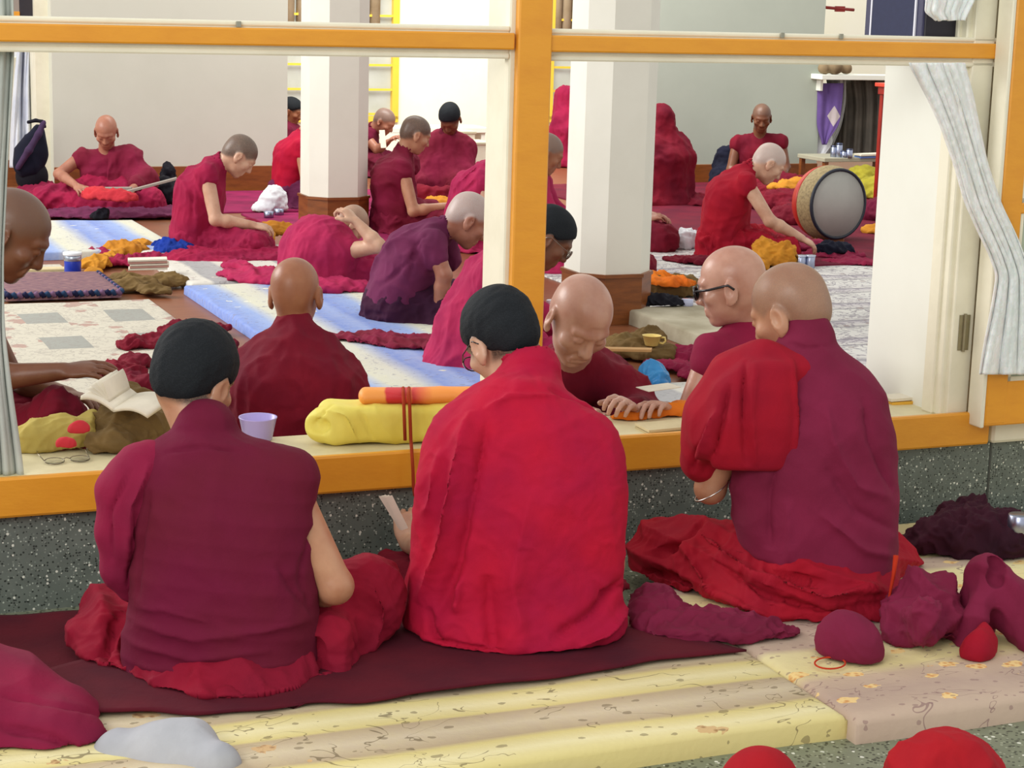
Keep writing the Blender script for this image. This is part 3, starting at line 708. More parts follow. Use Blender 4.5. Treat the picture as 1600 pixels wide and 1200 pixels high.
def head_sdf(c, R, sc=1.0, ears=True, old=False, fat=1.0):
    """skull, face, ears; c = middle of the head, R columns right/forward/up"""
    L = lambda x, y, z: np.asarray(c) + R @ (np.array([x, y, z]) * sc)
    s = S(); w = fat
    s.ell(L(0, -.014, .030), np.array([.076 * w, .096, .084]) * sc, R)
    s.ell(L(0, .022, -.040), np.array([.060 * w, .064, .072]) * sc, R, .03 * sc)
    s.ell(L(0, -.055, -.020), np.array([.055, .045, .05]) * sc, R, .03 * sc)
    s.ell(L(0, .060, -.094), np.array([.026, .018, .018]) * sc, R, .025 * sc)
    for e in (-1, 1):
        s.ell(L(e * .043 * w, .056, -.022), np.array([.024, .020, .018]) * sc, R, .022 * sc)
        s.rc(L(e * .012, .082, .024), L(e * .044 * w, .066, .022), .010 * sc, .009 * sc, .014 * sc)
    for e in (-1, 1):
        s.ell(L(e * .031, .092, .003), np.array([.019, .014, .011]) * sc, R, .010 * sc, 's')
        s.ell(L(e * .031, .0745, .002), np.array([.0145, .0125, .0125]) * sc, R, .004 * sc)
        s.rc(L(e * .018, .0865, -.003), L(e * .045, .079, -.003), .0018 * sc, .0016 * sc, .002 * sc, 's')
    s.rc(L(0, .080, .014), L(0, .098, -.030), .0085 * sc, .013 * sc, .010 * sc)
    for e in (-1, 1): s.sph(L(e * .013, .088, -.034), .0095 * sc, .008 * sc)
    s.rc(L(-.021, .0765, -.059), L(.021, .0765, -.059), .0085 * sc, .0085 * sc, .010 * sc)
    s.rc(L(-.018, .0760, -.071), L(.018, .0760, -.071), .0090 * sc, .0090 * sc, .008 * sc)
    s.rc(L(-.025, .086, -.0648), L(.025, .086, -.0648), .0022 * sc, .0022 * sc, .003 * sc, 's')
    if old:
        for e in (-1, 1):
            s.rc(L(e * .020, .086, -.036), L(e * .036, .070, -.068), .003 * sc, .003 * sc, .006 * sc, 's')
        for h in (.048, .062): s.rc(L(-.035, .086 - h * .12, h), L(.035, .086 - h * .12, h), .0022 * sc, .0022 * sc, .006 * sc, 's')
    if ears:
        for e in (-1, 1):
            Re = R @ rotm(e * 22, 0, 0) 
            s.ell(L(e * .080 * w, -.014, -.012), np.array([.0085, .021, .036]) * sc, Re, .008 * sc)
            s.ell(L(e * .090 * w, -.010, -.006), np.array([.007, .011, .020]) * sc, Re, .004 * sc, 's')
            s.ell(L(e * .077 * w, -.004, -.042), np.array([.007, .010, .012]) * sc, Re, .008 * sc)
    return s
def hair_sdf(c, R, sc=1.0, off=.006, low=.0, fat=1.0):
    L = lambda x, y, z: np.asarray(c) + R @ (np.array([x, y, z]) * sc)
    up = off * .75
    s = S(); s.ell(L(0, -.014 - up * .3, .030 + up), (np.array([.076 * fat, .096, .084]) + off) * sc, R)
    s.ell(L(0, -.056, -.016 + up * .3), (np.array([.055, .045, .05]) + off * .8) * sc, R, .03 * sc)
    n = R @ nrm((0, -.60, .80)); s.plane(n, L(0, 0, .004 + low), .012)
    for e in (-1, 1): s.ell(L(e * .084, .0, -.016), np.array([.03, .026, .034]) * sc, R, .008, 's')
    return s
STUB = dict(grey=((112, 104, 98), .75), white=((186, 180, 178), .7), shadow=((104, 88, 78), .50), black=((24, 24, 26), .9), dark=((66, 62, 58), .9))
def stubble(kind, hc, R, sc=1.0, low=0.0):
    """natural hair colour of a shaved or cropped scalp, fading out at the hairline"""
    if not kind: return None
    c, mx = STUB[kind]
    def f(V):
        q = (V - hc) @ R / sc; h = -.60 * q[:, 1] + .80 * q[:, 2] - (.000 + low); m = np.clip((h + .014 + .006 * snoise(V, 90, 3)) / .028, 0, 1)
        ear = np.sqrt((q[:, 1] - .0) ** 2 + (q[:, 2] + .016) ** 2 + ((np.abs(q[:, 0]) - .084) * .8) ** 2); m *= np.clip((ear - .030) / .012, 0, 1)
        m *= np.clip((.155 - np.linalg.norm(q, axis=1)) / .01, 0, 1) * np.clip((q[:, 2] + .075) / .02, 0, 1)
        return m * m * (3 - 2 * m) * mx
    return (lin(c), f)
def hand_sdf(s, wr, d, n, side, curl=.5, sc=1.0, wrad=.026):
    """palm and five fingers; d = towards the fingers, n = back of the hand, side=+1 thumb on the lateral axis"""
    d = nrm(d); n = nrm(n - d * (np.asarray(n) @ d)); l = np.cross(d, n); wr = np.asarray(wr, float)
    R = np.stack([l, d, n], 1)
    s.ell(wr + d * .045 * sc, np.array([.040, .052, .0165]) * sc, R, .016)
    def rt(v, a): return v * math.cos(a) - n * math.sin(a)
    for i, (o, L0, r) in enumerate(((-.031, .054, .0080), (-.011, .070, .0088), (.0105, .076, .0092), (.031, .066, .0090))):
        o2 = o * side; base = wr + (d * (.082 - .010 * (i == 0)) + l * o2) * sc; dd = nrm(d + l * o2 * 2.5)
        a = rt(dd, curl * .8); b = rt(dd, curl * 1.9); c_ = rt(dd, curl * 2.8)
        p1 = base + a * L0 * .48 * sc; p2 = p1 + b * L0 * .32 * sc; p3 = p2 + c_ * L0 * .24 * sc
        s.rc(wr + (d * .05 + l * o2 * .9) * sc, base, r * 1.15 * sc, r * 1.08 * sc, .006)
        s.rc(base, p1, r * 1.05 * sc, r * .98 * sc, .002); s.rc(p1, p2, r * .98 * sc, r * .9 * sc, .002); s.rc(p2, p3, r * .9 * sc, r * .78 * sc, .002)
    tb = wr + (d * .022 + l * side * .028 - n * .006) * sc; t1 = tb + nrm(d * .65 + l * side * .75 - n * .25) * .042 * sc
    t2 = t1 + nrm(d * .95 + l * side * .25 - n * .35 * (1 + curl)) * .034 * sc
    s.rc(tb, t1, .0125 * sc, .0110 * sc, .010); s.rc(t1, t2, .0105 * sc, .0088 * sc, .003)
    return s

def glasses(parent, c, R, org, sc=1.0, mat=None, lens=None, name='glasses', r=.0016, lensdark=False):
    L = lambda x, y, z: np.asarray(c) + R @ (np.array([x, y, z]) * sc) - org
    mb = MB()
    for e in (-1, 1):
        pts = [L(e * .034 + .024 * math.cos(a), .100 - .004 * abs(math.cos(a)), -.002 + .019 * math.sin(a)) for a in np.linspace(0, 2 * math.pi, 17)[:-1]]
        mb.tube(pts, r, 6, True); mb.tube([L(e * .058, .096, .006), L(e * .082, .050, .006), L(e * .086, -.010, .010), L(e * .084, -.026, -.006)], r, 6)
    mb.tube([L(-.010, .102, .0), L(0, .106, .004), L(.010, .102, .0)], r, 6)
    g = mb.build(name, mat, parent, smooth=True)
    lb = MB()
    for e in (-1, 1):
        ring = [L(e * .034 + .024 * math.cos(a), .1005, -.002 + .019 * math.sin(a)) for a in np.linspace(0, 2 * math.pi, 17)[:-1]]
        bk = [p - R @ np.array([0, .0015, 0]) for p in ring]
        lb.add(ring + bk, [tuple(range(16)), tuple(range(31, 15, -1))] + [(i, (i + 1) % 16, 16 + (i + 1) % 16, 16 + i) for i in range(16)])
    lb.build('lens', lens, g)
    return g
_g = NT('clear lens', .05); _g.color((.9, .92, .95)); _g.b.inputs['Transmission Weight'].default_value = 1; _g.b.inputs['IOR'].default_value = 1.1; LENS = _g.m
DLENS = paint('dark lens', (20, 18, 26), .12, .1)
FRAME = paint('dark glasses frame', (24, 20, 26), .25, .1); WIRE = metal('steel wire', (150, 140, 130), .3)

def person(label, Z, px, head, yaw=0, hyaw=None, hp=20, hr=0, neck=None, lean=.12, sk='brown', hair=None, vest='maroon', skirt='maroon',
           shl=None, shr=None, armL=None, armR=None, hands=(1, 1), cloak=None, knees=True, kn=None, sc=1.0, vox=.007, cvox=.010, seed=0, group='seated men in maroon robes',
           folds=None, cfolds=None, specs=None, old=False, hsc=1.0, drape_side=None, drape_col=None, body_extra=None, vest_bulk=1.0, curl=.5, coll=True, head_on=True, fat=1.0,
           cloak_extra=None, vest_wr=.004, skirt_extra=None, pelz=.14, arm_r=1.0, handdir=None, chest_fwd=0.0, vcollar=False, noskirt=False, cloak_cut=None, legspread=1.0, shw=.185, sleeve=.12):
    """a seated man. Z = depth of the pelvis, px = its picture column, head=(x,y,dZ). Joints as (x, y, dZ) in the picture."""
    hyaw = yaw if hyaw is None else hyaw
    A = lambda j: at(j[0], j[1], Z + (j[2] if len(j) > 2 else 0))
    yr = math.radians(yaw); Fw = np.array([math.sin(yr), math.cos(yr), 0]); Lt = np.array([math.cos(yr), -math.sin(yr), 0]); UP = np.array([0, 0, 1.])
    r = ray(px, 300); k = Z / r[1]; pel = np.array([CAM[0] + r[0] * k, Z, pelz])
    for _ in range(4):                      # column px at the height of the pelvis
        q = proj(pel)[0]; pel[0] += (px - q) * Z / FPX
    hc = A(head); Rh = rotm(hyaw, hp, hr)
    hb = hc + Rh @ np.array([0, -.035, -.055]) * hsc
    nk = A(neck) if neck else hb - UP * .075 - Fw * .035
    ax = nk - pel
    chest = pel * .38 + nk * .62 - Fw * (.045 - chest_fwd) ; waist = pel * .72 + nk * .28 - Fw * .02
    upd = nrm(nk - chest)
    SR = A(shr) if shr else nk + Lt * shw - UP * .055 + Fw * .01
    SL = A(shl) if shl else nk - Lt * shw - UP * .055 + Fw * .01
    def arm(spec, sh, sg):
        if spec: el = A(spec[0]); wr = A(spec[1])
        else:
            el = sh + Lt * sg * .05 - UP * .24 + Fw * .10; wr = el + Fw * .19 - Lt * sg * .12 - UP * .01
        return el, wr
    EL, WL = arm(armL, SL, -1); ER, WR = arm(armR, SR, 1)
    org = np.array([pel[0], pel[1], 0.0]); root = thing('person', label, 'person', org, 0, group)
    latS = nrm(SR - SL)
    # ---- skin: one continuous surface
    b = S()
    b.rc(pel, waist, .10, .095, 0, lat=Lt, ratio=1.25); b.rc(waist, chest, .095, .10, .04, lat=latS, ratio=1.3); b.rc(chest, nk - upd * .05, .10, .06, .04, lat=latS, ratio=1.35)
    if head_on:
        H = head_sdf(hc, Rh, hsc, True, old, fat); b.rc(nk - upd * .03, hb + (hc - hb) * .25, .060, .053, .03); b.sub(H, .018)
    for sh, el, wr, sg, on in ((SL, EL, WL, -1, hands[0]), (SR, ER, WR, 1, hands[1])):
        if not on: continue
        b.rc(nk - upd * .05, sh, .046, .044, .03); 
        b.rc(sh, el, .047 * arm_r, .038 * arm_r, .02); b.sph(el, .036 * arm_r, .012)
        fm = el * .7 + wr * .3; b.rc(el, fm, .036 * arm_r, .038 * arm_r, .015); b.rc(fm, wr, .038 * arm_r, .025 * arm_r, .015)
        hd = nrm(wr - el); 
        if handdir and handdir.get(sg) is not None: hd = nrm(handdir[sg])
        bk = nrm(UP * .9 + Lt * sg * .3 - hd * (UP @ hd) * .9)
        hand_sdf(b, wr, hd, bk, sg * -1.0, curl, 1.0)
    if body_extra: body_extra(b, A)
    o = simplesurf('body', b, vox, SK[sk], root, org, rel=0, tint=stubble(hair, hc, Rh, hsc, -.012 if hair in ('black', 'dark') else 0) if head_on else None)
    if head_on and hair == 'black':
        simplesurf('hair', hair_sdf(hc, Rh, hsc, .0075 if hair in ('black', 'dark') else .0035, -.004 if hair in ('black', 'dark') else .002, fat), vox, HR[hair], root, org, rel=1,
                   fold=(lambda V: .0012 * snoise(V, 160, seed + 2)))
    # ---- sleeveless shirt / wrap
    vb = vest_bulk
    def torso(off=0.0):
        v = S(); v.rc(pel - UP * .02, waist, (.135 + off) * vb, (.125 + off) * vb, 0, lat=Lt, ratio=1.25); v.rc(waist, chest, (.122 + off) * vb, (.124 + off) * vb, .06, lat=latS, ratio=1.35)
        v.rc(chest, nk - upd * .06, (.122 + off) * vb, .078 + off, .06, lat=latS, ratio=1.45)
        for sh in (SL, SR): v.rc(nk - upd * .035, sh * .93 + nk * .07, .052 + off, .060 + off, .05)
        return v
    if vest:
        v = torso()
        for sh, el in ((SL, EL), (SR, ER)): v.rc(sh * .97 + nk * .03, sh + (el - sh) * sleeve, .064, .060, .03)
        if coll: v.rc(nk - upd * .04, nk + (hb - nk) * .45, .074, .062, .02)
        v.rc(nk + (hb - nk) * .25 , nk + (hb - nk) * 2.2, .052, .056, .006, 's') if coll else None
        if vcollar:
            v.rc(nk + Fw * .085 + UP * .03, chest * .55 + nk * .45 + Fw * .17, .045, .015, .012, 's')
        v.plane(UP, (0, 0, .0), .01)
        simplesurf('vest', v, cvox, fab(vest), root, org, [wrinkle(vest_wr, 30, Lt * .6 + UP * .8, 1.8, seed, 7), crumple(vest_wr * 3, 26, seed + 40)], folds)
    # ---- lower robe over crossed legs
    if not noskirt:
        KL = A(kn[0]) if kn else pel + (Fw * .34 - Lt * .30 * legspread) - UP * (pelz - .09); KR = A(kn[1]) if kn else pel + (Fw * .34 + Lt * .30 * legspread) - UP * (pelz - .09)
        s_ = S(); s_.ell(pel - UP * .03, (.20, .17, .13), rotm(yaw), 0)
        for K, o2 in ((KL, KR), (KR, KL)):
            s_.rc(pel + (K - pel) * .15, K, .115, .085, .07); ft = K * .35 + o2 * .65 + Fw * .06; ft[2] = .065; s_.rc(K, ft, .078, .062, .05)
        s_.ell(pel + Fw * .16 - UP * (pelz - .015), (.36 * legspread, .32, .035), rotm(yaw), .06)
        if skirt_extra: skirt_extra(s_, A)
        s_.plane(UP, (0, 0, .002), .006)
        simplesurf('lower_robe', s_, cvox, fab(skirt), root, org, [crumple(.020, 26, seed + 11), crumple(.008, 60, seed + 12), wrinkle(.006, 34, Fw * .5 + Lt + UP * .8, 2.2, seed + 21, 6)], cfolds, floor=.002)
    # ---- shawl
    if cloak:
        c = torso(.018)
        for sh, el, wr, on in ((SL, EL, WL, 'l'), (SR, ER, WR, 'r')):
            if on in cloak[1]:
                c.rc(sh, el, .074, .082, .05); c.rc(el, wr * .6 + el * .4, .078, .065, .05)
                lowp = el * .5 + pel * .5; lowp[2] = max(.12, el[2] - .18); c.rc(el, lowp, .08, .09, .08)
        if 'd' in cloak[1]: c.rc(pel, pel - UP * .1, .21, .25, .10)
        if 'n' in cloak[1]: c.rc(nk - upd * .04, nk + (hb - nk) * .5, .084, .068, .03)
        if cloak_extra: cloak_extra(c, A)
        if cloak_cut: 
            for nn, pp in cloak_cut(dict(nk=nk, pel=pel, Lt=Lt, Fw=Fw, UP=UP, chest=chest, SL=SL, SR=SR)): c.plane(nn, pp, .008)
        c.plane(UP, (0, 0, .002), .01)
        simplesurf('shawl', c, cvox, fab(cloak[0]), root, org, [crumple(.015, 24, seed + 5, (1, 1, .5)), crumple(.005, 60, seed + 6, (1, 1, .6)), wrinkle(.007, 22, Lt * .9 + Fw * .4 + UP * .15, 1.8, seed + 25, 5)], folds if not vest else (cfolds if noskirt else folds), floor=.002)
    if specs: glasses(root, hc, Rh, org, hsc, *specs)
    return root, dict(pel=pel, nk=nk, hc=hc, Rh=Rh, SL=SL, SR=SR, EL=EL, ER=ER, WL=WL, WR=WR, org=org, Lt=Lt, Fw=Fw, hb=hb)

# ------------------------------------------------------------------ the three men in front (custom lofted robes)
UPV = np.array([0, 0, 1.])
def rows(Z, tab):
    """picture rows (y, xleft, xright, dY of centre, half depth) -> loft rows in metres"""
    out = []
    for y, xl, xr, dy, hy in tab:
        a = at(xl, y, Z + dy); b = at(xr, y, Z + dy); out.append(((a[2] + b[2]) / 2, (a[0] + b[0]) / 2, Z + dy, abs(b[0] - a[0]) / 2, hy))
    return out
def front_man(label, Z, px, head, yaw, hyaw, hp, hr, sk, hair, arms, hsc=1.0, neck=None, specs=None, curl=.5, fat=1.0, vox=.0045, hands=(1, 1), old=False, handdir=None):
    A = lambda j: at(j[0], j[1], Z + j[2]); Rh = rotm(hyaw, hp, hr); hc = A(head); nk = A(neck); pel = at(px, 1000, Z); pel[2] = .14
    org = np.array([pel[0], Z, 0.0]); root = thing('person', label, 'person', org, 0, 'seated men in maroon robes')
    hb = hc + Rh @ np.array([0, -.035, -.055]) * hsc
    yr = math.radians(yaw); Lt = np.array([math.cos(yr), -math.sin(yr), 0]); Fw = np.array([math.sin(yr), math.cos(yr), 0])
    b = S(); ch = pel * .4 + nk * .6 - Fw * .02
    b.rc(pel, ch, .09, .09, 0, lat=Lt, ratio=1.2); b.rc(ch, nk - UPV * .05, .09, .055, .04, lat=Lt, ratio=1.3); b.rc(nk - UPV * .03, hb + (hc - hb) * .25, .060, .054, .03)
    b.sub(head_sdf(hc, Rh, hsc, True, old, fat), .018)
    J = []
    for k, (sh, el, wr) in enumerate(arms):
        sh, el, wr = A(sh), A(el), A(wr); J.append((sh, el, wr))
        if not hands[k]: continue
        b.rc(nk - UPV * .06, sh, .05, .052, .04); b.rc(sh, el, .053, .040, .03); b.sph(el - UPV * .003, .038, .012)
        fm = el * .7 + wr * .3; b.rc(el, fm, .038, .040, .015); b.rc(fm, wr, .040, .026, .015)
        sg = (-1, 1)[k]; hd = nrm(wr - el)
        if handdir and handdir.get(sg) is not None: hd = nrm(handdir[sg])
        hand_sdf(b, wr, hd, nrm(UPV * .5 - Fw * .6 + Lt * sg * .3), -sg, curl)
    simplesurf('body', b, vox, SK[sk], root, org, rel=0, tint=stubble(hair, hc, Rh, hsc, -.030 if hair in ('black', 'dark') else -.01))
    if hair in ('black', 'dark'):
        simplesurf('hair', hair_sdf(hc, Rh, hsc, .009, -.016, fat), vox, HR[hair], root, org, rel=1,
                   fold=[lambda V: .0016 * snoise(V, 120, 5), lambda V: .0012 * snoise(V, 300, 6)])
    if specs: glasses(root, hc, Rh, org, hsc, *specs)
    return root, org, dict(hc=hc, nk=nk, pel=pel, A=A, J=J, Lt=Lt, Fw=Fw, Rh=Rh, hb=hb)
FV = .006
# ---- left man: maroon vest, bare right arm, black hair
root, org, q = front_man('man at front left seen from behind, maroon vest, bare right arm, short black hair', 4.22, 350, (304, 592, .15), -10, 24, 24, -8, 'tan', 'black',
    [((235, 765, .03), (205, 905, .03), (250, 925, .25)), ((446, 765, .02), (524, 915, .0), (430, 960, .30))], neck=(322, 675, .06), hsc=1.07, fat=1.03)
A = q['A']; Z = 4.22
def L_vest():
    v = S(); v.loft(rows(Z, [(690, 262, 402, .04, .07), (708, 232, 468, .03, .09), (735, 210, 484, .02, .11), (800, 205, 491, .0, .13), (880, 205, 493, -.01, .14), (950, 200, 500, -.01, .15), (1010, 190, 502, .0, .165), (1050, 192, 500, .0, .17), (1078, 205, 488, .0, .165)]))
    v.rc(A((318, 705, .05)), A((320, 672, .06)), .094, .074, .05)
    
    v.rc(A((250, 742, .02)), A((452, 742, .02)), .06, .06, .05)
    return v
simplesurf('vest', L_vest(), FV, fab('maroon'), root, org, [wrinkle(.0018, 60, (.1, .1, 1), 1.5, 3, 6), crumple(.005, 22, 33)],
    [([(255, 706), (320, 697), (385, 708)], .006, -.004), ([(205, 975), (300, 1000), (420, 985), (498, 965)], .012, .006), ([(200, 1005), (300, 1032), (430, 1015)], .010, .005), ([(215, 1040), (330, 1056), (470, 1035)], .010, .005),
     ([(205, 948), (260, 955), (330, 975)], .008, .004), ([(490, 820), (470, 900), (490, 960)], .014, -.006), ([(235, 760), (215, 860), (215, 940)], .012, -.007), ([(430, 880), (470, 940), (500, 965)], .01, -.005)])
s_ = S(); s_.ell(A((350, 1060, .0)), (.235, .215, .15), None, 0)
s_.rc(A((400, 1030, .1)), A((566, 935, .22)), .12, .100, .08); s_.rc(A((300, 1020, .1)), A((180, 975, .24)), .12, .095, .08); s_.rc(A((180, 975, .24)), A((420, 990, .42)), .09, .08, .06)
s_.rc(A((560, 940, .2)), A((540, 1075, .06)), .095, .055, .06); s_.rc(A((500, 1000, .02)), A((520, 1095, -.02)), .085, .055, .05); s_.rc(A((165, 1000, .15)), A((165, 1060, .05)), .08, .06, .05)
s_.ell(A((372, 1085, .0)), (.25, .27, .15), None, .05); s_.rc(A((165, 1000, .12)), A((178, 1085, -.06)), .09, .06, .05); s_.rc(A((500, 1080, .0)), A((540, 1100, -.06)), .09, .06, .05); s_.plane(UPV, (0, 0, .068), .006)
simplesurf('lower_robe', s_, FV, fabric('dark raspberry red cloth', (146, 16, 44), (120, 14, 42)), root, org, [crumple(.016, 26, 8), crumple(.006, 60, 7), wrinkle(.005, 34, (1, .3, .5), 2.2, 9, 5)],
    [([(490, 1000), (512, 1050), (515, 1110)], .012, -.022), ([(545, 960), (556, 1010), (552, 1100)], .010, -.018), ([(190, 950), (170, 1000), (150, 1060)], .012, -.016), ([(200, 985), (198, 1060), (205, 1120)], .012, -.02), ([(215, 1088), (320, 1098), (430, 1085), (490, 1070)], .010, .012), ([(408, 1060), (412, 1095), (410, 1112)], .006, .006), ([(215, 1105), (330, 1120), (480, 1112)], .012, -.012), ([(575, 900), (600, 960), (580, 1040)], .010, .008)], floor=.066)
# shawl hanging over the left shoulder
c = S(); c.chain([A((262, 712, .03)), A((222, 728, .02)), A((192, 765, .01)), A((188, 830, .0)), A((192, 890, .0)), A((200, 925, .0))], [.040, .050, .052, .048, .042, .022], .04)
c.rc(A((205, 760, -.02)), A((208, 850, -.03)), .045, .035, .04); c.rc(A((225, 745, .0)), A((215, 800, .0)), .06, .05, .04)
simplesurf('shawl', c, FV, fab('rose'), root, org, [crumple(.006, 30, 4, (1, 1, .5))], [([(235, 720), (205, 790), (200, 900)], .010, .012), ([(205, 730), (172, 800), (176, 880)], .008, -.008), ([(212, 800), (205, 880), (200, 925)], .008, -.01)])
# ---- centre man: crimson shawl over everything
root, org, q = front_man('man at front centre from behind, bright crimson shawl, black hair and glasses', 4.62, 800, (783, 533, .12), -22, -34, 38, 6, 'light', 'black',
    [((735, 700, .0), (690, 860, .1), (640, 850, .36)), ((925, 690, .0), (950, 880, .05), (880, 900, .30))], neck=(812, 598, .05), specs=(FRAME, LENS, 'glasses'), curl=.9, hsc=1.06, handdir={-1: (-.1, .5, .6)})
A = q['A']; Z = 4.52
v = S(); v.loft(rows(Z, [(585, 775, 868, .05, .075), (612, 738, 888, .04, .09), (632, 702, 935, .03, .10), (655, 676, 957, .02, .115), (700, 658, 977, .01, .13), (760, 648, 984, .0, .145), (850, 642, 980, .0, .155), (920, 638, 974, .0, .17), (970, 630, 980, .0, .215), (1010, 632, 978, .0, .245), (1060, 650, 955, .0, .26)]))
v.rc(A((822, 612, .03)), A((826, 578, .035)), .088, .076, .04); v.rc(A((828, 572, .04)), A((812, 520, .09)), .058, .064, .008, 's')
v.rc(A((705, 840, .10)), A((690, 965, .14)), .08, .13, .1); v.plane(UPV, (0, 0, .07), .02)
simplesurf('shawl', v, FV, fab('crimson'), root, org, [wrinkle(.003, 26, (1, .2, .1), 1.6, 6, 5), crumple(.010, 20, 66, (1, 1, .5)), crumple(.003, 60, 67)],
    [([(735, 640), (712, 740), (690, 860), (652, 950)], .022, .024), ([(762, 640), (740, 760), (716, 880), (680, 960)], .018, -.016), ([(690, 700), (668, 800), (652, 900)], .014, .010), ([(668, 950), (672, 985), (690, 1010)], .014, -.014),
     ([(940, 640), (885, 615), (850, 604)], .008, -.006), ([(655, 990), (720, 1012), (800, 1020)], .010, -.010), ([(760, 900), (766, 970), (772, 1025)], .02, -.014), ([(830, 760), (800, 900), (820, 1020)], .035, .012),
     ([(975, 900), (930, 960), (860, 1000)], .016, -.014), ([(980, 945), (950, 990), (900, 1015)], .012, .014), ([(940, 930), (975, 915)], .008, -.012), ([(755, 640), (800, 618), (880, 618)], .008, .006), ([(720, 900), (712, 960)], .012, .012)])
s_ = S(); s_.ell(A((800, 1000, .03)), (.25, .20, .12), None, 0); s_.rc(A((700, 960, .1)), A((620, 915, .32)), .10, .08, .08); s_.rc(A((880, 960, .1)), A((985, 960, .34)), .11, .09, .08)
s_.rc(A((620, 915, .34)), A((820, 900, .45)), .08, .07, .06); s_.plane(UPV, (0, 0, .068), .006)
simplesurf('lower_robe', s_, FV, fab('darkred'), root, org, [crumple(.016, 26, 18), crumple(.006, 60, 19)], [([(560, 880), (620, 920), (640, 970)], .012, -.018), ([(575, 940), (600, 985)], .01, -.012)], floor=.066)
# ---- right man: mauve vest with red shawl on the left shoulder
root, org, q = front_man('man at front right seen from behind, mauve shirt, red shawl over his left shoulder', 4.86, 1262, (1233, 487, .10), -24, -52, 26, 4, 'tan', 'shadow',
    [((1150, 640, .0), (1110, 762, .03), (1130, 700, .30)), ((1378, 640, .0), (1392, 800, .08), (1300, 800, .30))], neck=(1258, 552, .04), hsc=1.10, curl=.6, old=True, hands=(1, 0))
A = q['A']; Z = 4.86
v = S(); v.loft(rows(Z, [(530, 1225, 1288, .04, .06), (552, 1195, 1322, .03, .08), (575, 1160, 1362, .02, .10), (610, 1142, 1384, .01, .12), (660, 1138, 1398, .0, .135), (730, 1140, 1402, .0, .145), (800, 1142, 1404, .0, .15), (850, 1150, 1402, .0, .155), (890, 1165, 1398, .0, .16), (915, 1200, 1390, .0, .15)]))
v.rc(A((1262, 560, .035)), A((1263, 526, .04)), .084, .070, .04)
simplesurf('vest', v, FV, fab('mauve'), root, org, [wrinkle(.0022, 40, (.6, 0, .8), 1.6, 23, 5), crumple(.007, 22, 25)],
    [([(1395, 780), (1340, 760), (1300, 690), (1290, 620)], .018, .008), ([(1400, 830), (1340, 800), (1290, 730)], .016, -.008), ([(1200, 860), (1200, 780), (1215, 700)], .02, -.010), ([(1395, 770), (1360, 690), (1350, 620)], .014, -.008), ([(1235, 880), (1230, 780)], .02, .008), ([(1400, 870), (1350, 860), (1280, 800)], .014, .009), ([(1150, 850), (1175, 880), (1250, 900)], .012, -.008), ([(1232, 535), (1262, 545), (1295, 540)], .005, -.004)])
c = S(); c.chain([A((1245, 580, -.03)), A((1190, 575, -.01)), A((1150, 600, -.01)), A((1120, 650, .0)), A((1095, 720, .03))], [.05, .062, .075, .078, .06], .05)
c.loft(rows(Z, [(560, 1160, 1238, -.06, .055), (600, 1115, 1242, -.07, .07), (660, 1100, 1243, -.08, .075), (700, 1090, 1242, -.08, .07), (732, 1110, 1236, -.08, .055)]), .03, 3)
simplesurf('shawl', c, FV, fab('red'), root, org, [crumple(.006, 30, 24, (1, 1, .5))],
    [([(1165, 560), (1160, 640), (1168, 735)], .009, -.012), ([(1120, 640), (1090, 730)], .014, .014), ([(1140, 600), (1118, 700), (1100, 745)], .012, -.014), ([(1180, 565), (1176, 650), (1182, 730)], .010, .007), ([(1236, 560), (1242, 650), (1238, 735)], .008, .008), ([(1105, 660), (1078, 740)], .008, -.01)])
s_ = S(); s_.ell(A((1270, 925, .0)), (.24, .23, .17), None, 0); s_.rc(A((1180, 880, .05)), A((1040, 865, .26)), .12, .10, .08); s_.rc(A((1330, 880, .1)), A((1395, 880, .32)), .11, .09, .08); s_.rc(A((1040, 870, .25)), A((1300, 850, .45)), .09, .08, .06)
s_.rc(A((1040, 880, .18)), A((1200, 955, -.10)), .09, .09, .08); s_.rc(A((1200, 965, -.14)), A((1385, 940, -.10)), .075, .065, .06); s_.rc(A((1060, 925, .1)), A((1180, 975, -.05)), .06, .05, .05); s_.plane(UPV, (0, 0, .062), .006)
simplesurf('lower_robe', s_, FV, fab('red'), root, org, [wrinkle(.010, 40, (.35, .2, 1), 1.3, 28, 3), crumple(.012, 26, 29), crumple(.005, 60, 30)],
    [([(1090, 830), (1180, 900), (1290, 935), (1390, 915)], .010, .018), ([(1110, 870), (1200, 930), (1300, 955), (1400, 945)], .010, -.016), ([(1060, 850), (1120, 930), (1220, 975)], .012, .014), ([(1095, 815), (1060, 850), (1000, 870)], .012, -.014), ([(1000, 900), (1050, 900), (1100, 960)], .014, -.022), ([(1110, 850), (1200, 890), (1300, 912)], .008, -.012), ([(1150, 965), (1280, 985)], .010, -.010)], floor=.06)
br = MB(); e1 = A((1110, 748, -.005)); ring = []
for k in range(20):
    a = 2 * math.pi * k / 20; ring.append(A((1112 + 0, 765, 0)) + np.array([-.3, .2, .0]) * .0 + np.array([math.cos(a) * .042, math.sin(a) * .046, math.cos(a) * .028 - .002]))
br.tube([p - org for p in ring], .0022, 6, True); br.build('bracelet', metal('silver', (210, 205, 200), .25), root, smooth=True)
cord = fabric('orange cord', (206, 62, 30), (180, 46, 24))
mb = MB(); pts = [at(x, y, 4.66) - org for x, y in ((1400, 868), (1396, 900), (1388, 940), (1384, 972))]; mb.tube(pts, [.007, .005, .003, .0025], 8); mb.build('tie_cord', cord, root, smooth=True)

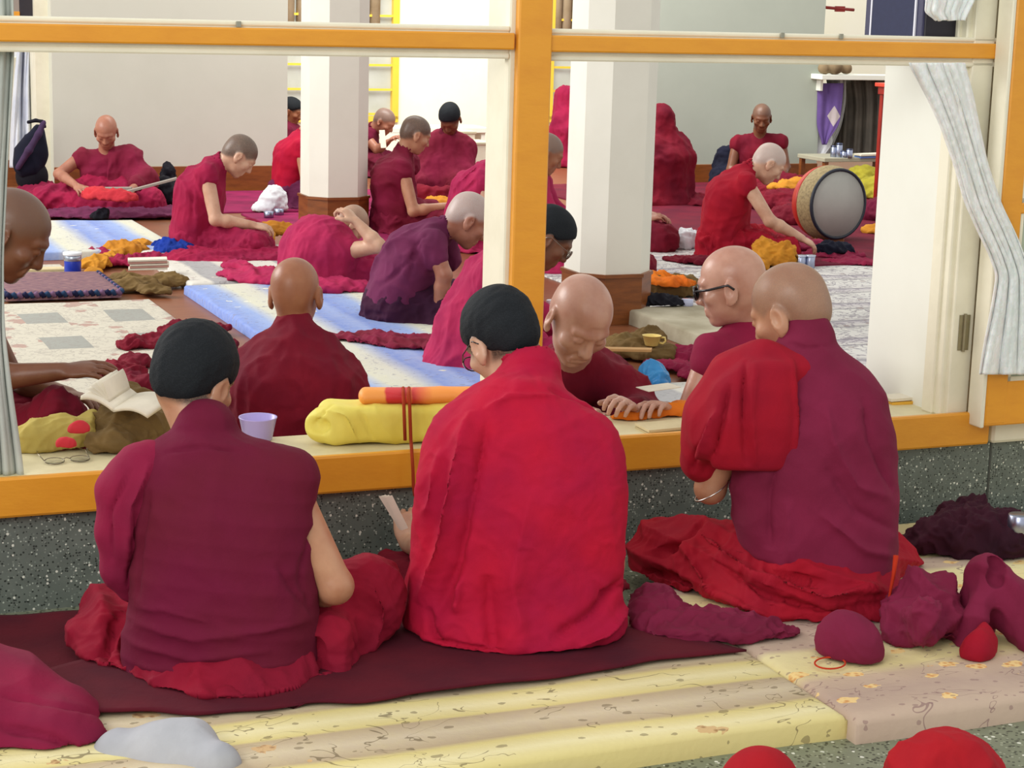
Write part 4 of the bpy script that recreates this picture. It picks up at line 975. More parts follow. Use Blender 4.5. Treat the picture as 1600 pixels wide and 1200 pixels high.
# ------------------------------------------------------------------ men inside the hall
VX = .006; CX = .009; BX = .010; BC = .014
person('man cut by the left picture edge, bowed brown head in profile, arm stretched out', 5.55, -70, (20, 366, -.02), 88, 84, 36, 0, neck=(-35, 425, .0), shr=(-40, 490, -.17), armR=((-30, 592, -.22), (98, 580, -.22)),
    shl=(-40, 480, .18), sk='dark', hair='shadow', vest='plum', skirt='darkred', kn=((60, 640, .25), (95, 655, -.20)), hsc=1.12, vox=.005, seed=1, old=True, curl=.3)
person('bald man seen from behind, maroon robe, between the front left man and the yellow bundle', 6.0, 462, (462, 458, .05), 4, 6, 6, 2, neck=(463, 528, .0), shl=(395, 590, .0), shr=(535, 598, .0), armL=((375, 690, .0), (430, 700, .25)), armR=((560, 690, .0), (500, 700, .25)),
    sk='brown', hair=None, vest='wine', skirt='black', cloak=('darkred', 'lrn'), hsc=1.0, vox=.005, cvox=.007, seed=2, hands=(0, 0), vest_wr=.002)
C_ = person('old bald man facing the camera, head bowed low over the ledge behind the mullion', 6.36, 905, (906, 500, -.56), 172, 157, 38, 8, neck=(898, 572, -.40), shr=(862, 622, -.34), shl=(980, 622, -.36), armR=((865, 700, -.36), (900, 660, -.56)), armL=((1010, 672, -.50), (985, 640, -.66)), legspread=.8,
    sk='pale', hair=None, vest='maroon', skirt='darkred', cloak=('darkred', 'l'), coll=False, vcollar=True, hsc=1.17, vox=.0045, cvox=.007, seed=3, old=True, curl=.7, hands=(1, 1))
person('bald man in sunglasses looking left, magenta maroon shirt, bare left arm', 6.05, 1170, (1141, 446, -.05), -45, -74, 14, 0, neck=(1172, 500, .02), shl=(1112, 555, -.14), shr=(1222, 535, .18), vest_bulk=1.1, armL=((1072, 655, -.18), (1040, 640, -.30)), armR=((1230, 660, .2), (1180, 670, .1)),
    sk='pale', hair=None, vest='rose', skirt='rose', hsc=1.08, vox=.0045, cvox=.007, seed=4, legspread=.6, specs=(FRAME, DLENS, 'sunglasses', .004), old=True, hands=(1, 0), vest_wr=.002)
person('man in a magenta shawl bent forward behind the mullion, black hair and thin glasses', 8.15, 750, (858, 372, .0), 82, 84, 38, 0, neck=(812, 392, .0), shr=(778, 425, -.18), shl=(790, 415, .18), armR=((800, 520, -.22), (850, 560, -.2)), sk='dark', hair='black', vest=None, skirt='magenta',
    cloak=('magenta', 'lrd'), hsc=1.10, seed=5, specs=(WIRE, LENS), hands=(0, 0), vox=VX, cvox=CX)
F_ = person('old man with silver hair in a purple shirt and dark robe, bent far forward', 9.2, 618, (733, 343, .0), 78, 76, 36, 0, neck=(688, 356, .0), shr=(676, 382, -.17), shl=(690, 372, .17), armR=((694, 430, -.20), (684, 492, -.16)), hands=(0, 1), vest_bulk=1.12, sk='rosy', hair='white',
    vest='purple', skirt='plum', hsc=1.12, seed=6, sleeve=.45, vox=VX, cvox=CX, old=True, coll=True, folds=[([(560, 440), (610, 380), (670, 345)], .02, .008), ([(640, 440), (650, 380), (690, 350)], .014, -.008), ([(590, 450), (640, 410), (670, 370)], .012, -.007)])
person('man folded low under a bright magenta shawl with one hand on his head', 10.3, 498, (548, 352, .06), 50, 60, 70, 0, neck=(512, 360, .02), shl=(480, 370, .1), shr=(545, 392, -.12), armR=((592, 384, -.18), (556, 346, -.14)), sk='light', hair='shadow', vest=None, skirt='magenta', cloak=('magenta', 'ld'), hsc=.95, seed=7, vox=VX, cvox=CX,
    hands=(0, 1), curl=.8, cfolds=[([(470, 350), (450, 400), (440, 450)], .02, .012), ([(500, 350), (500, 410), (510, 460)], .02, -.014), ([(530, 370), (540, 420), (560, 460)], .018, .012)])
person('man in profile before the left wall, raspberry vest, bare arm reaching down', 11.5, 305, (375, 243, .0), 80, 76, 44, 0, neck=(338, 256, .0), shr=(322, 272, -.17), shl=(330, 265, .17), armR=((337, 343, -.22), (395, 352, -.16)), hands=(0, 1), vest_bulk=1.15, sk='light', hair='dark', vest='raspberry', skirt='raspberry',
    hsc=1.06, seed=8, vox=VX, cvox=CX, legspread=1.1, folds=[([(268, 340), (280, 280), (310, 235)], .02, .008), ([(300, 340), (300, 290)], .015, -.008)])
person('bald man facing out against the left wall, reading long pages across his lap', 13.9, 165, (166, 206, -.10), 176, 174, 34, 0, neck=(166, 240, -.02), shr=(126, 246, -.04), shl=(206, 246, -.04), armR=((92, 272, -.12), (120, 291, -.40)), armL=((226, 282, -.12), (205, 296, -.38)), sk='rosy', hair=None, vest='wine', skirt='raspberry',
    hsc=1.0, seed=9, vox=.007, cvox=.010, vcollar=True, cloak=('wine', 'l'), cloak_cut=lambda d: [(-d['Lt'], d['nk'] - d['Lt'] * .02)], coll=False, chest_fwd=.03, legspread=1.25)
person('man in red and purple half hidden by the left column', 14.3, 452, (492, 196, .0), 80, 80, 40, 0, neck=(474, 212, .0), shr=(470, 232, -.16), shl=(470, 226, .16), armR=((478, 282, -.2), (505, 300, -.1)), sk='tan', hair='dark', vest='crimson', skirt='purple', hsc=1.0, seed=10, vox=BX, cvox=BC)
person('dark haired man glimpsed between the left wall and the left column', 17.2, 466, (456, 174, .0), 95, 100, 20, 0, neck=(452, 196, .0), sk='brown', hair='black', vest='maroon', skirt='maroon', hsc=1.0, seed=11, vox=BX, cvox=BC)
person('grey haired man by the barred window reading a raised page', 17.0, 566, (601, 190, -.05), 105, 110, 34, 0, neck=(582, 203, .0), shr=(572, 215, -.15), shl=(576, 210, .15), armR=((590, 235, -.2), (606, 222, -.28)), sk='rosy', hair='grey', vest='maroon', skirt='maroon', hsc=1.0, seed=12, vox=BX, cvox=BC)
person('dark haired man in a wine vest, bare arm, right of the left column', 12.9, 616, (650, 210, .0), 72, 70, 26, 0, neck=(630, 240, .0), shr=(628, 262, -.16), shl=(640, 254, .16), armR=((646, 330, -.2), (700, 322, -.14)), hands=(0, 1), vest_bulk=1.12, sk='tan', hair='dark', vest='wine', skirt='wine', hsc=1.06, seed=13, vox=.007, cvox=.010,
    folds=[([(580, 300), (590, 250), (610, 230)], .02, .008)])
person('black haired man facing out with bowed head, dark red shawl, before the bright wall', 15.0, 694, (703, 186, -.12), 192, 196, 48, 0, neck=(698, 208, -.02), shr=(668, 232, .0), shl=(728, 232, .0), sk='dark', hair='black', vest='maroon', skirt='darkred', cloak=('wine', 'lrd'), hsc=1.0, seed=14, vox=.008, cvox=.012, hands=(0, 0))
person('man in a bright pink magenta shawl leaning towards the mullion', 12.2, 728, (800, 262, .0), 82, 82, 45, 0, neck=(772, 262, .0), shr=(752, 286, -.16), shl=(760, 272, .16), armR=((762, 340, -.22), (800, 350, -.2)), sk='light', hair='shadow', vest='magenta', skirt='magenta', cloak=('magenta', 'l'), hsc=1.0, seed=15, vox=.008, cvox=.010,
    folds=[([(705, 300), (740, 265), (765, 250)], .015, .012), ([(715, 310), (745, 280)], .012, -.010)])
person('man with blue grey stubble seen between mullion and right column, pink shawl', 11.4, 822, (854, 240, .0), 84, 82, 28, 0, neck=(832, 268, .0), shr=(836, 288, -.12), shl=(840, 282, .16), sk='brown', hair='grey', vest='magenta', skirt='magenta', cloak=('magenta', 'lrd'), hsc=1.05, seed=16, vox=.008, cvox=.012, hands=(0, 0))
def hooded(label, Z, px, top, col_, wd, seed, lean=0.0, fo=None):
    """a seated man with the shawl pulled over his head; the head stands inside the cloth, face opening to the left"""
    h = at(top[0], top[1] + .10 / Z * FPX, Z); yr = -60
    def extra(c, A):
        c.rc(h + np.array([0, .0, .03]), h - np.array([0, 0, .16]), .112, .13, .05)
    r_, q_ = person(label, Z, px, (top[0], top[1] + .11 / Z * FPX, 0), -35, -60, 20, 0, sk='dark', hair=None, vest=None, skirt=col_, cloak=(col_, 'lrdn'), seed=seed, vox=BX, cvox=.011, hands=(0, 0), shw=.12, cloak_extra=extra, cfolds=fo)
hooded('man huddled under a pink shawl beyond the right column, against the far window', 18.4, 888, (884, 140), 'raspberry', 1, 17)
hooded('man wholly wrapped in a dark red shawl pulled over his head, by the right column', 15.1, 1042, (1034, 170), 'darkred', 1, 18)
person('smiling man facing out against the right wall, sleeveless dark red vest', 16.3, 1186, (1190, 184, -.08), 178, 182, 22, 0, neck=(1186, 212, .0), shr=(1152, 224, .0), shl=(1220, 222, .0), armR=((1142, 265, -.05), (1166, 288, -.30)), armL=((1228, 262, -.05), (1212, 290, -.30)), sk='dark', hair='shadow', vest='darkred', skirt='darkred', hsc=1.0, seed=19, vox=.008, cvox=.012, coll=False, vcollar=True, chest_fwd=.03)
T_ = person('silver haired man in a bright red robe by the drum, reaching down with pale arm', 12.05, 1128, (1202, 255, .0), 82, 80, 40, 0, neck=(1164, 266, .0), shr=(1166, 286, -.18), shl=(1160, 276, .17), armR=((1203, 345, -.24), (1252, 372, -.2)), hands=(0, 1), sk='light', hair='white', vest='red', skirt='red', hsc=1.06, seed=20, vox=VX, cvox=CX, legspread=.9, vest_bulk=1.12)
person('man hidden behind the right column, only a hand and maroon knee showing', 12.5, 950, (965, 245, .0), 88, 88, 30, 0, neck=(955, 265, .0), shr=(960, 300, -.17), armR=((985, 352, -.22), (1008, 344, -.2)), sk='rosy', hair='grey', vest='darkred', skirt='darkred', hsc=1.0, seed=21, vox=.007, cvox=BC, curl=.5)
# the man at the bottom left corner: robed leg and two socked feet
org = at(-60, 1180, 3.8); org[2] = .06; root = thing('person', 'man cut off at the bottom left corner, maroon robe and pale grey socks', 'person', org, 0, 'seated men in maroon robes')
A3 = lambda x, y, z: at(x, y, z)
b = S(); b.rc(A3(-250, 1150, 3.85), A3(60, 1175, 3.80), .08, .055, 0); b.rc(A3(60, 1175, 3.80), A3(180, 1182, 3.78), .052, .044, .03); b.rc(A3(-40, 1120, 3.98), A3(200, 1146, 3.96), .045, .036, .03)
b.rc(A3(180, 1182, 3.78), A3(320, 1195, 3.74), .036, .03, .02); b.rc(A3(200, 1146, 3.96), A3(285, 1152, 3.94), .030, .028, .02)
simplesurf('body', b, .006, SK['light'], root, org)
sk1 = S(); sk1.rc(A3(186, 1182, 3.74), A3(262, 1180, 3.73), .058, .064, 0); sk1.rc(A3(262, 1176, 3.73), A3(300, 1158, 3.74), .058, .048, .04); sk1.rc(A3(262, 1186, 3.73), A3(340, 1196, 3.66), .060, .048, .05)
simplesurf('sock', sk1, .005, fab('sock'), root, org, [wrinkle(.0015, 60, (1, 0, 0), 1, 2), crumple(.003, 30, 3)])
sk2 = S(); sk2.rc(A3(205, 1146, 3.96), A3(262, 1150, 3.95), .042, .040, 0); sk2.rc(A3(262, 1150, 3.95), A3(290, 1138, 3.92), .038, .032, .03)
simplesurf('sock', sk2, .005, fab('sock'), root, org, [wrinkle(.001, 60, (1, 0, 0), 1, 4)])
rb = S(); rb.ell(A3(-120, 1130, 3.95), (.34, .30, .17), None, 0); rb.rc(A3(-60, 1120, 3.95), A3(90, 1140, 3.90), .15, .10, .08); rb.rc(A3(-60, 1190, 3.78), A3(70, 1185, 3.78), .15, .10, .08); rb.rc(A3(60, 1120, 3.97), A3(150, 1140, 3.96), .075, .055, .05); rb.rc(A3(90, 1180, 3.78), A3(128, 1182, 3.78), .10, .075, .05); rb.ell(A3(-200, 1050, 3.98), (.2, .2, .2), None, .1)
rb.plane((0, 0, 1), (0, 0, .058), .006)
simplesurf('lower_robe', rb, .007, fab('rose'), root, org, [crumple(.010, 14, 44)], [([(0, 1130), (80, 1150), (150, 1190)], .012, -.012), ([(0, 1085), (90, 1100), (180, 1125)], .012, -.006)], floor=.056)

# ------------------------------------------------------------------ cloths, books, vessels and the drum
def heap(name, label, blobs, mat, z0=.0, k=.05, wr=(.008, 40), seed=0, vox=.007, cat='cloth', folds=None, group=None, flat=None, extra=None):
    """crumpled cloth: blobs (x, y, rx, ry, rz) with x,y the picture position of the blob's footprint on height z0"""
    s = S(); cs = []
    for x, y, rx, ry, rz in blobs:
        p = fl(x, y, z0); cs.append(p); s.ell(p + np.array([0, 0, rz * .45]), (rx, ry, rz), None, k if len(cs) > 1 else 0)
    for i in range(1, len(cs)):
        q = min(blobs[i][4], blobs[0][4]) * .75; j = min(range(i), key=lambda j: np.linalg.norm(cs[j] - cs[i])); s.rc(cs[i] + np.array([0, 0, q * .5]), cs[j] + np.array([0, 0, q * .5]), max(q, .022), max(q, .022), .02)
    s.plane((0, 0, 1), (0, 0, z0 + .001), .004); org = np.mean(cs, 0); org[2] = z0
    if extra: extra(s)
    o = simplesurf(name, s, vox, mat, None, org, [crumple(wr[0] * 2.4, min(wr[1], 44) * .9, seed), crumple(wr[0] * .9, 75, seed + 3), wrinkle(wr[0] * .6, wr[1], (1, .5, .6), 2.2, seed + 9, 9)], folds, floor=z0 + .001)
    return tag(o, label, cat, group)
MH = .012
# -- inside, left half
heap('folded_cloth', 'dark red folded robe lying on the checked rug behind the front left man', [(230, 540, .11, .10, .035), (290, 522, .13, .08, .045), (335, 520, .08, .07, .03), (350, 545, .07, .09, .03), (200, 546, .05, .05, .03)], fab('darkred'), MH, seed=1)
heap('robe_end', 'crumpled wine red cloth beside the book at lower left', [(190, 590, .10, .10, .05), (225, 610, .09, .09, .05), (210, 575, .07, .06, .05)], fab('darkred'), MH, seed=2)
heap('cloth_wrap', 'olive brown crumpled cloth under the pecha pages by the braided cushion', [(215, 452, .14, .11, .05), (260, 446, .12, .10, .05), (240, 460, .10, .07, .035), (195, 440, .08, .08, .04)], fab('brown'), MH, seed=3)
heap('golden_cloth', 'golden yellow crumpled cloth by the blue lidded jar', [(150, 418, .09, .10, .05), (195, 398, .14, .10, .06), (225, 390, .10, .08, .045), (145, 430, .06, .05, .03)], fab('gold'), MH, seed=4)
heap('purple_cloth', 'purple cloth lying under the golden cloth', [(190, 412, .20, .12, .03), (240, 408, .14, .10, .035), (160, 398, .14, .10, .03)], fab('raspberry'), MH, seed=5)
heap('cloth_bag', 'bright blue cloth bag behind the loose pages', [(262, 402, .085, .08, .08), (285, 404, .09, .08, .07), (250, 392, .05, .05, .05)], fab('blue'), MH, cat='bag', seed=6, k=.02)
heap('robe_end', 'magenta robe end spread beside the blue bag', [(330, 412, .30, .16, .05), (400, 408, .26, .16, .06), (300, 405, .12, .12, .05), (440, 412, .18, .14, .05)], fab('raspberry'), MH, seed=7, vox=.009)
heap('robe_end', 'pink magenta robe end spread on the floor behind the bald man', [(390, 432, .18, .16, .03), (430, 440, .26, .2, .05), (520, 455, .22, .15, .05), (370, 418, .10, .12, .025)], fab('magenta'), .04, seed=8, vox=.010)
heap('robe_end', 'wine cloth spread under the old man in purple', [(590, 530, .22, .12, .02), (660, 540, .26, .12, .02)], fab('wine'), .052, seed=9, vox=.009)
heap('robe_bundle', 'crumpled maroon robe to the left of the man reading at the left wall', [(85, 318, .22, .2, .08), (60, 308, .16, .2, .09), (110, 328, .14, .12, .05)], fab('rose'), MH, seed=10, vox=.012)
heap('robe_end', 'purple robe spread before the man reading at the left wall', [(110, 338, .5, .16, .025), (200, 336, .5, .18, .03), (250, 330, .26, .16, .03)], fab('purple'), MH, seed=11, vox=.014)
heap('cloth_bag', 'black bag on the floor beside the reading man at the left wall', [(258, 318, .10, .12, .14), (262, 312, .08, .10, .20)], fab('black'), MH, cat='bag', seed=12, vox=.012)
heap('slipper', 'dark green sock foot showing under the reading man', [(157, 342, .07, .05, .05)], fab('black'), .03, cat='sock', seed=13, vox=.008)
heap('cloth_bag', 'white plastic bag before the skirting beside the left column', [(428, 330, .10, .1, .13), (415, 330, .10, .1, .06)], fab('white'), MH, cat='bag', seed=14, vox=.012)
heap('yellow_cloth', 'orange yellow cloth wrapper hanging before the man with bare arm', [(400, 375, .12, .10, .06), (430, 368, .14, .10, .06), (395, 385, .06, .05, .03)], fab('gold'), .07, seed=15, vox=.009)
heap('yellow_cloth', 'yellow cloth beside the man in wine vest', [(690, 322, .16, .12, .05), (680, 318, .12, .1, .06)], fab('gold'), MH, seed=16, vox=.012)
# blue lidded jar
def jar(label, x, y, r, h, mbody, mlid, z0=MH, cat='jar', lid=True, name='lidded_jar', group=None):
    p = fl(x, y, z0); t = thing(name, label, cat, p, 0, group)
    b = MB(); b.lathe([(r * .9, 0), (r, .006), (r, h * .86), (r * .92, h * .9)], 20); b.build('jar_body', mbody, t, smooth=True)
    if lid: b = MB(); b.lathe([(r * 1.12, h * .88), (r * 1.14, h * .9), (r * 1.14, h * .985), (r * 1.05, h)], 20); b.build('lid', mlid, t, smooth=True)
    return t
t = jar('blue jar with a white lid standing on the rug at left', 114, 432, .046, .135, paint('blue plastic', (24, 52, 168), .3, .1), paint('white plastic', (226, 230, 234), .35, .1))
b = MB(); b.lathe([(.0465, .088), (.0475, .09), (.0475, .116), (.0465, .117)], 20); b.build('metal_band', metal('silver band', (190, 200, 215), .3), t, smooth=True)
# braided cushion
m_braid = NT('woven mauve cushion', .9); w1 = m_braid.math('SINE', m_braid.math('MULTIPLY', m_braid.sep()[1], 170)); n_ = m_braid.noise(24, 3, vec=m_braid.mapping((1, 7, 1)))
m_braid.color(m_braid.mix(m_braid.ramp(n_, [(.4, (0, 0, 0)), (.6, (1, 1, 1))]), lin((150, 112, 112)), lin((100, 70, 88)))); m_braid.bump(w1, .6, .006); m_braid = m_braid.m
cu = thing('floor_cushion', 'square mauve woven cushion with a braided navy edge beside the bowed man at left', 'cushion', G(-.73, 4.93, .0), TH)
o = mat_box('woven_pad', None, 0, .58, 0, .68, .045, m_braid, bev=.02, nx=24, sag=.003); o.parent = cu; o.location = (0, 0, MH); o.rotation_euler = (0, 0, 0); 
for kk in ('label', 'category'): 
    if kk in o: del o[kk]
cols = [fabric('braid navy', (30, 34, 72), (22, 24, 54)), fabric('braid teal', (44, 70, 104), (30, 50, 84)), fabric('braid mauve', (128, 96, 128), (100, 74, 104))]
me3 = []
bm = MB(); bm.tube([(-.017, .002, 0), (-.006, -.004, .008), (.006, .004, -.002), (.017, -.002, 0)], [.008, .015, .015, .008], 6)
for c_ in cols: me = mesh_np('braid_stitch', np.array(bm.V), bm.F); me.materials.append(c_); me3.append(me)
cnt = 0
for side in range(3):
    L = (.58, .68, .68)[side]; n = int(L / .027)
    for i in range(n):
        f = (i + .5) / n * L; pos, rz = ((f, 0, MH + .025), 0) if side == 0 else (((0 if side == 1 else .58), f, MH + .025), math.pi / 2)
        o = link('braid_stitch', me3[cnt % 3], None, cu); o.location = pos; o.rotation_euler = (0, .25, rz); cnt += 1
# pages: stacks of long loose leaves
m_page = paint('paper', (226, 218, 200), .8, .3, 20); m_pageo = paint('aged paper', (206, 190, 150), .8, .4, 14, (176, 152, 108)); m_brd = paint('pink board', (190, 140, 128), .7, .3)
def pages(label, x, y, L, W, n, rot, z0, mats, cat='book', name='page_stack', tilt=(0, 0), th=.006, group=None, p=None, part='page_bundle'):
    p = fl(x, y, z0) if p is None else p; t = thing(name, label, cat, p, math.radians(rot), group); rg = random.Random(int(x)); t.rotation_euler = (math.radians(tilt[0]), math.radians(tilt[1]), math.radians(rot))
    for i in range(n):
        b = MB(); dx, dy, a = rg.uniform(-.006, .006), rg.uniform(-.005, .005), rg.uniform(-.03, .03)
        b.box(-L / 2, L / 2, -W / 2, W / 2, i * th, i * th + th * .82, .001)
        V = [(v[0] * math.cos(a) - v[1] * math.sin(a) + dx, v[0] * math.sin(a) + v[1] * math.cos(a) + dy, v[2] + .004 * math.sin(v[0] * 9)) for v in b.V]; b.V = V
        b.build(part, mats[i % len(mats)], t)
    return t
pages('stack of loose white and pink pages on the olive cloth by the blue bag', 232, 420, .21, .10, 5, 12, .07, [m_page, m_brd], th=.012)
pages('flat tan book lying at the left behind the bowed man', 70, 425, .30, .09, 2, 8, MH, [m_pageo], th=.012)
pages('long grey book board held across the knees of the man at the left wall', 172, 297, .30, .07, 1, 4, .16, [paint('grey board', (150, 140, 132), .6, .3)], th=.018, p=at(172, 296, 13.28), part='board')
pages('second long board tilted on the left knee of the man at the left wall', 240, 290, .36, .07, 1, 12, .16, [paint('grey board', (150, 140, 132), .6, .3)], th=.018, p=at(236, 291, 13.24), tilt=(0, -14), part='board')
heap('lap_cloth', 'scarlet cloth under the boards on the lap of the man at the left wall', [(170, 312, .16, .10, .05), (195, 314, .10, .10, .05), (150, 310, .10, .1, .05)], fab('pinkred'), .16, seed=17, vox=.012)
pages('white page held up by the grey haired man at the window', 604, 215, .05, .16, 1, 20, 0, [m_page], p=at(599, 218, 16.7), tilt=(70, 0), th=.004, part='page')
# open book and cloths at the lower left on the ledge
bk = thing('open_book', 'open book with curling pages propped on the brown cloth at left', 'book', at(196, 628, 5.12), math.radians(-14))
for sg in (-1, 1):
    V = []; n = 12
    for i in range(n + 1):
        for j in (0, 1):
            x = sg * i / n * .10; z = .018 * math.sin(i / n * 2.6) + .004; V += [(x, -.07 + j * .14, z), (x, -.07 + j * .14, z - .012)]
    F = []
    for i in range(n):
        a = i * 4; F += [(a, a + 4, a + 6, a + 2), (a + 1, a + 3, a + 7, a + 5), (a, a + 1, a + 5, a + 4), (a + 2, a + 6, a + 7, a + 3)]
    F += [(0, 2, 3, 1), (n * 4, n * 4 + 1, n * 4 + 3, n * 4 + 2)]
    me = mesh_np('page_block', np.array(V, float), F); o = link('page_block', me, m_page, bk)
for i in range(4):
    V = []; a = .35 + .28 * i
    for k in range(9):
        f = k / 8; V += [(-.02 - .075 * f * math.cos(a) , -.06, .014 + .08 * f * math.sin(a) * (1 - .3 * f)), (-.02 - .075 * f * math.cos(a), .066, .014 + .08 * f * math.sin(a) * (1 - .3 * f))]
    o = link('loose_page', mesh_np('loose_page', np.array(V), [(2 * k, 2 * k + 1, 2 * k + 3, 2 * k + 2) for k in range(8)]), m_page, bk); md = o.modifiers.new('t', 'SOLIDIFY'); md.thickness = .0006
bk.rotation_euler = (math.radians(6), math.radians(10), math.radians(-14))
LZ = .352
def lz(x, y): return fl(x, y, LZ)
heap('wrapping_cloth', 'olive brown crumpled cloth on the ledge beneath the open book', [(190, 690, .10, .09, .07), (230, 684, .08, .09, .06), (170, 706, .07, .05, .04), (205, 668, .09, .07, .09)], fab('brown'), LZ, seed=20, vox=.005, wr=(.006, 46))
heap('wrapping_cloth', 'yellow cloth with red patches on the ledge at far left', [(70, 700, .09, .06, .055), (110, 698, .08, .06, .06), (140, 688, .04, .05, .06), (45, 702, .05, .05, .04)], fabric('yellow and red cloth', (196, 176, 96), (172, 150, 78)), LZ, seed=21, vox=.005, wr=(.004, 50))
heap('red_patch_cloth', 'small red cloth folded over the yellow one on the ledge', [(104, 700, .028, .022, .022)], fab('pinkred'), LZ + .055, seed=22, vox=.004, wr=(.002, 50), k=.01)
heap('red_patch_cloth', 'small red tip of cloth on top of the yellow cloth beside the brown one', [(124, 676, .032, .024, .022)], fab('pinkred'), LZ + .07, seed=23, vox=.004, wr=(.002, 50), k=.01)
# glasses on the ledge
sp = thing('spectacles', 'thin wire spectacles lying folded open on the ledge at left', 'glasses', lz(105, 722), TH + .1); sp.location.z = LZ + .002
wm = metal('wire', (150, 140, 120), .25); mb = MB()
for e in (-1, 1):
    mb.tube([(e * .034 + .026 * math.cos(a), .0 + .021 * math.sin(a), .004 + .004 * math.sin(a)) for a in np.linspace(0, 6.283, 19)[:-1]], .0013, 6, True); mb.tube([(e * .060, .004, .006), (e * .064, .05, .014), (e * .055, .10, .010), (e * .045, .125, .002)], .0013, 6)
mb.tube([(-.009, .006, .006), (0, .010, .008), (.009, .006, .006)], .0013, 6); mb.build('wire_frame', wm, sp, smooth=True)
for e in (-1, 1):
    b = MB(); b.lathe([(.025, 0), (.025, .0012)], 18, (e * .034, 0, .003)); b.build('lens', LENS, sp)
# lilac tub
tb = thing('plastic_tub', 'lilac plastic tub on the ledge behind the front left man', 'tub', at(403, 688, 5.25)); tb.location.z = LZ - .0
m_lil = paint('lilac plastic', (172, 158, 220), .3, .1); b = MB()
b.lathe([(.036, 0), (.040, .004), (.052, .062), (.054, .064), (.054, .067), (.050, .066), (.038, .008), (.0, .006)], 28); b.build('tub_wall', m_lil, tb, smooth=True)
b = MB(); b.lathe([(.0, .036), (.044, .036), (.044, .037)], 24); b.build('contents', paint('white grains', (225, 220, 215), .7, .3), tb)
# yellow wrapped book bundle with cords
bc = at(612, 668, 5.28); bc[2] = LZ; bd = thing('wrapped_scripture', 'long yellow cloth wrapped bundle lying on the ledge at the centre left', 'bundle', bc, 0)
m_yw = fabric('yellow silk', (236, 222, 110), (214, 190, 70), .55, .3); Z5 = 5.28
b = S(); a0 = at(508, 660, Z5 - .03); a1 = at(730, 645, Z5 + .06); md_ = (a0 + a1) / 2; dx = a1 - a0; L = np.linalg.norm(dx[:2]); yaw = math.degrees(math.atan2(dx[1], dx[0])); Rz = rotm(-yaw)
for P_ in (a0, a1, md_): P_[2] = LZ + .058
b.box(md_, (L / 2 + .012, .075, .056), Rz, .030, 0); b.rc(a0 + np.array([-.005, -.02, -.008]), a0 + np.array([.05, -.02, .0]), .050, .050, .02)
b.rc(a0 + np.array([-.055, -.065, .006]), a0 + np.array([.0, -.065, -.0]), .026, .020, .012, 's')
b.plane((0, 0, 1), (0, 0, LZ + .001), .004)
simplesurf('yellow_wrapper', b, .0045, m_yw, bd, bc, [wrinkle(.005, 26, (.7, .3, 1), 2.2, 31, 8), wrinkle(.002, 70, (1, 0, .6), 2, 32, 14)], [([(500, 640), (540, 648), (560, 690)], .008, .006), ([(560, 640), (585, 690)], .008, -.005), ([(680, 645), (700, 670), (730, 640)], .008, .005), ([(520, 630), (490, 665)], .006, -.006)])
r0 = at(572, 618, Z5 - .01); r1 = at(735, 606, Z5 + .05); r0[2] = r1[2] = LZ + .130
m_roll = NT('orange and red striped silk', .55); m_roll.color(m_roll.ramp(m_roll.math('ADD', m_roll.math('MULTIPLY', m_roll.sep()[0], 3.2), m_roll.math('ADD', .42, m_roll.math('MULTIPLY', m_roll.noise(12, 2), .1))), [(0, lin((240, 156, 70))), (.40, lin((240, 156, 70))), (.42, lin((206, 44, 52))), (.60, lin((206, 44, 52))), (.62, lin((238, 140, 60))), (.66, lin((210, 50, 54))), (.82, lin((240, 150, 66)))])); m_roll.bump(m_roll.noise(24, 3), .3, .006); m_roll = m_roll.m
b = S(); b.rc(r0, r1, .024, .024, 0, lat=(0, 1, 0), ratio=1.8); simplesurf('orange_red_roll', b, .004, m_roll, bd, bc, [wrinkle(.003, 50, (.1, .2, 1), 1.4, 35, 7)])
mc = fabric('red brown cord', (168, 60, 26), (140, 44, 20)); mb = MB()
for dxp, s1 in ((0, 0), (9, 1)):
    pts = [at(630 + dxp, 606, Z5 - .02), at(630 + dxp, 616, Z5 - .065), at(631 + dxp, 630, Z5 - .085), at(632 + dxp, 660, Z5 - .095), at(633 + dxp, 688, Z5 - .092)]
    if s1: pts += [at(643, 699, 5.09), at(645, 730, 5.075), at(646, 758, 5.075), at(648, 775, 5.075)]
    mb.tube([p - bc for p in pts], .0048, 8)
mb.build('tie_cord', mc, bd, smooth=True)
